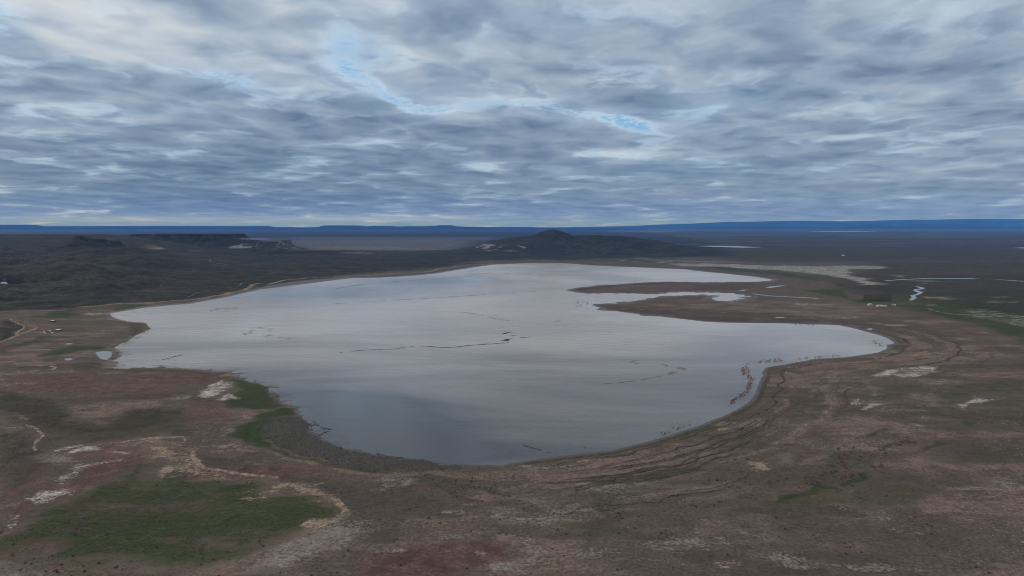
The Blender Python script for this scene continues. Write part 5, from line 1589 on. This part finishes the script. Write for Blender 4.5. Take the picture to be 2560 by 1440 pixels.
building('cottage', 'white cottage with red roof beside the track junction', 'house', 655 / 6.55, 640 + 1258 / 6.55, 12.5, 8.0, 3.2, 6.2, 12, M_WHITE, M_REDROOF,
         [('window', -4.4, 1.5, 1.0, 2.3), ('door', -1.6, 1.2, .05, 2.2), ('window', 1.4, 1.5, 1.0, 2.3), ('window', 4.5, 1.3, 1.0, 2.3)], chimney=True)
building('shed', 'dark plank shed with bright tin roof right of the red-roofed cottage', 'shed', 952 / 6.55, 640 + 1230 / 6.55, 8.0, 6.5, 2.3, 3.3, -8, M_PLANK, M_TIN,
         [('door', -1.0, 2.2, .05, 2.0), ('window', 2.4, 1.0, 1.0, 1.8)], lean=True)
building('shed', 'low tin-roofed shed above the red-roofed cottage', 'shed', 866 / 6.55, 640 + 1074 / 6.55, 8.0, 5.0, 2.0, 2.8, -10, M_PLANK, M_TIN, [('door', 1.0, 1.6, .05, 1.8)], lean=True)
for px6, py6, lab in ((815, 1240, 'tiny white hut nearest the plank shed'), (738, 1278, 'tiny white hut just right of the red-roofed cottage'), (860, 1274, 'tiny white hut below the plank shed')):
    building('hut', lab, 'hut', px6 / 6.55, 640 + py6 / 6.55, 2.4, 2.2, 1.9, 2.5, 10, M_WHITE, M_WHITE, [('door', 0, .8, .05, 1.7)])
building('farmhouse', 'white homestead with pale roof among bare trees at the left edge', 'house', 68 / 6.55, 640 + 462 / 6.55, 15.0, 9.0, 3.4, 6.4, 4, M_WHITE, M_TIN,
         [('window', -5, 1.5, 1, 2.3), ('door', -1.2, 1.3, .05, 2.3), ('window', 2.0, 1.5, 1, 2.3), ('window', 5.4, 1.5, 1, 2.3)], chimney=True)
building('barn', 'cream barn standing nearest the poplar row', 'barn', 2040 + 1078 / 8, 700 + 510 / 8, 9.0, 7.0, 3.4, 5.2, 8, M_CREAM, M_PALEROOF, [('door', 0, 2.4, .05, 2.8), ('window', 2.8, 1.0, 1.4, 2.3)])
building('barn', 'long cream barn in the middle of the three by the poplars', 'barn', 2040 + 1280 / 8, 700 + 534 / 8, 15.0, 7.0, 3.0, 4.8, -4, M_CREAM, M_PALEROOF,
         [('door', -3, 2.4, .05, 2.5), ('window', 1.0, 1.2, 1.2, 2.2), ('window', 4.5, 1.2, 1.2, 2.2)])
building('barn', 'smallest cream outbuilding, at the end of the long barn', 'barn', 2040 + 1382 / 8, 700 + 538 / 8, 6.0, 5.0, 2.6, 4.0, -6, M_CREAM, M_TIN, [('door', 0, 1.4, .05, 2.0)])
for px8, py8, lab in ((1530, 502, 'small white hut right of the cream barns, the nearer to them'), (1580, 510, 'small white hut right of the cream barns, the farther from them')):
    building('hut', lab, 'hut', 2040 + px8 / 8, 700 + py8 / 8, 2.6, 2.4, 2.2, 2.9, 5, M_WHITE, M_WHITE, [('door', 0, .9, .05, 1.8)])


# ---- drifting and rooted water weed
def weed(label, T, pts, width, dens, mat, size, seed, h=0.22):
    r = np.random.default_rng(seed)
    W_ = np.array([ground_at(*T(*p)) for p in pts])
    V, F = [], []
    for (A, B) in zip(W_[:-1], W_[1:]):
        L = np.hypot(*(B - A))
        n = max(2, int(L * dens * 1.8))
        for _ in range(n):
            f = r.uniform()
            c = A + (B - A) * f
            gap = noise2(np.array([c[0] / 25.0]), np.array([c[1] / 25.0]), seed)[0]
            if gap < -0.25:
                continue
            c = c + r.normal(0, width * (0.5 + 0.5 * max(gap, 0)), 2)
            s = size * 1.9 * r.uniform(.4, 1.3)
            k0 = len(V)
            st = r.uniform(1.0, 2.2)
            a0 = r.uniform(-.5, .5)
            for j in range(6):
                a = j * 1.0472
                q = s * r.uniform(.7, 1.2)
                ux, uy = math.cos(a) * q * st, math.sin(a) * q
                V.append((c[0] + ux * math.cos(a0) - uy * math.sin(a0), c[1] + ux * math.sin(a0) + uy * math.cos(a0), -0.03))
            V.append((c[0], c[1], h * r.uniform(.4, 1.2)))
            for j in range(6):
                F.append((k0 + j, k0 + (j + 1) % 6, k0 + 6))
    me = bpy.data.meshes.new('weed_bed')
    me.from_pydata(V, [], F)
    return link('weed_bed', with_mat(me, mat), label=label, category='water weed')


weed('long thin dark line of weed across the upper middle of the lake', TE, [(-40, 772), (200, 756), (420, 744), (640, 732), (880, 716), (1080, 704), (1180, 690), (1300, 684), (1460, 678)], 1.2, .42, M_WEED, 1.5, 1)
weed('broken dark weed line across the centre of the lake', TE, [(0, 1136), (160, 1118), (300, 1112), (420, 1108), (480, 1096)], .8, .6, M_WEED, 1.0, 2)
weed('dark ragged weed strip joining the darkest clump in mid-lake', TE, [(520, 1092), (640, 1087), (760, 1098), (860, 1094), (960, 1082), (1100, 1072), (1250, 1062)], 1.1, .8, M_WEED, 1.2, 3)
weed('darkest weed clump near the middle of the lake', TE, [(1205, 1044), (1245, 1050), (1240, 1036), (1300, 1028), (1400, 1020)], 1.2, 1.6, M_WEED, 1.3, 4)
weed('short dark weed streak above the darkest mid-lake clump', TE, [(1210, 998), (1240, 988), (1285, 980)], 1.2, 1.2, M_WEED, 1.3, 5)
weed('tiny dark weed speck between the two mid-lake clumps', TE, [(1275, 1006), (1305, 1010)], .7, 1.0, M_WEED, .9, 6)
weed('yellowish dotted weed trail slanting above the mid-lake clump', TE, [(780, 826), (920, 834), (1040, 854), (1150, 882), (1230, 892), (1285, 906)], 4.0, .35, M_WEEDG, 1.1, 7)
weed('faint sparse weed trail right of the yellowish dotted one', TE, [(1290, 940), (1420, 958), (1520, 944)], 3.0, .10, M_WEEDG, 1.0, 8)
weed('short brown weed patch east of the yellowish trail', TE, [(1590, 908), (1640, 896)], 1.2, .7, M_WEEDG, 1.0, 9)
weed('olive weed bed with a tail on the right side of the lake', TI, [(1080, 1262), (1140, 1230), (1200, 1196), (1260, 1214), (1180, 1236), (1090, 1264)], 1.6, .8, M_WEEDG, .8, 10)
weed('thin weed tail leading to the olive bed on the right', TI, [(420, 1362), (640, 1342), (800, 1322), (940, 1294), (1080, 1264)], .7, .45, M_WEED, .6, 11)
weed('small dark weed curl left of the olive bed', TI, [(705, 1150), (730, 1128), (780, 1124), (740, 1150), (790, 1156)], .6, .9, M_WEED, .7, 12)
weed('small dark weed patch just above the olive bed', TI, [(1010, 1160), (1070, 1176)], .8, 1.2, M_WEED, .7, 13)
weed('dark weed streaks in the western bay', TG, [(1630, 796), (1700, 782), (1740, 766), (1835, 745)], 1.0, .9, M_WEED, .9, 14)
weed('straw-yellow weed mat along the south-western shore', TG, [(1560, 852), (1650, 864), (1760, 880), (1880, 890), (1780, 902), (1650, 884)], 3.0, 1.0, M_WEEDG, .8, 15)
weed('thin dark weed strip on the tip of the south-western shore', TG, [(1900, 858), (2000, 890), (2140, 898)], .9, .6, M_WEED, .8, 16)
weed('tawny weed line along the far left of the lake', TE, [(-60, 664), (60, 644), (200, 622), (420, 606), (640, 592), (800, 580), (1000, 566)], 6.0, .22, M_WEEDG, 2.2, 17)
weed('grey weed haze off the northern shore', TE, [(920, 556), (1050, 548), (1180, 546), (1400, 552)], 10.0, .12, M_WEED, 2.4, 18)
weed('grey-brown weed smear in the upper left of the lake', TD, [(1560, 826), (1640, 806), (1720, 812), (1760, 796)], 6.0, .28, M_WEED, 1.4, 19)
weed('olive weed smear across the left half of the lake', TD, [(1830, 1010), (1900, 940), (2020, 960), (2000, 1015), (2200, 1035)], 8.0, .22, M_WEEDG, 1.2, 20)
weed('short dark weed drift just off the near southern beach', TB, [(1370, 468), (1450, 492), (1580, 526)], .7, .8, M_WEED, .6, 21)
weed('dark weed patches off the tussocky near shore', TA, [(2330, 290), (2380, 330), (2450, 350), (2370, 400)], 2.2, .6, M_WEED, .7, 22)

# ------------------------------------------------------------------ the blue air between here and the ranges
hz = bpy.data.materials.new('blue_air')
hz.use_nodes = True
hz.node_tree.nodes.clear()
H = NT(hz.node_tree)
vol = H.node('ShaderNodeVolumePrincipled')
vol.inputs['Color'].default_value = (0.075, 0.30, 1.0, 1.0)
vol.inputs['Density'].default_value = 1.8e-5
vol.inputs['Anisotropy'].default_value = 0.0
vol.inputs['Absorption Color'].default_value = (1.0, 1.0, 1.0, 1.0)
ho = H.node('ShaderNodeOutputMaterial')
H.l.new(vol.outputs[0], ho.inputs['Volume'])
bm = bmesh.new()
bmesh.ops.create_cube(bm, size=1.0)
me = bpy.data.meshes.new('haze')
bm.to_mesh(me)
bm.free()
haze = link('haze', me, hz, kind='stuff', label='thin blue haze over the whole plain')
haze.scale = (300000.0, 135000.0, 1030.0)
haze.location = (0.0, 135000.0 / 2 - 5000.0, 1030.0 / 2 - 12.0)
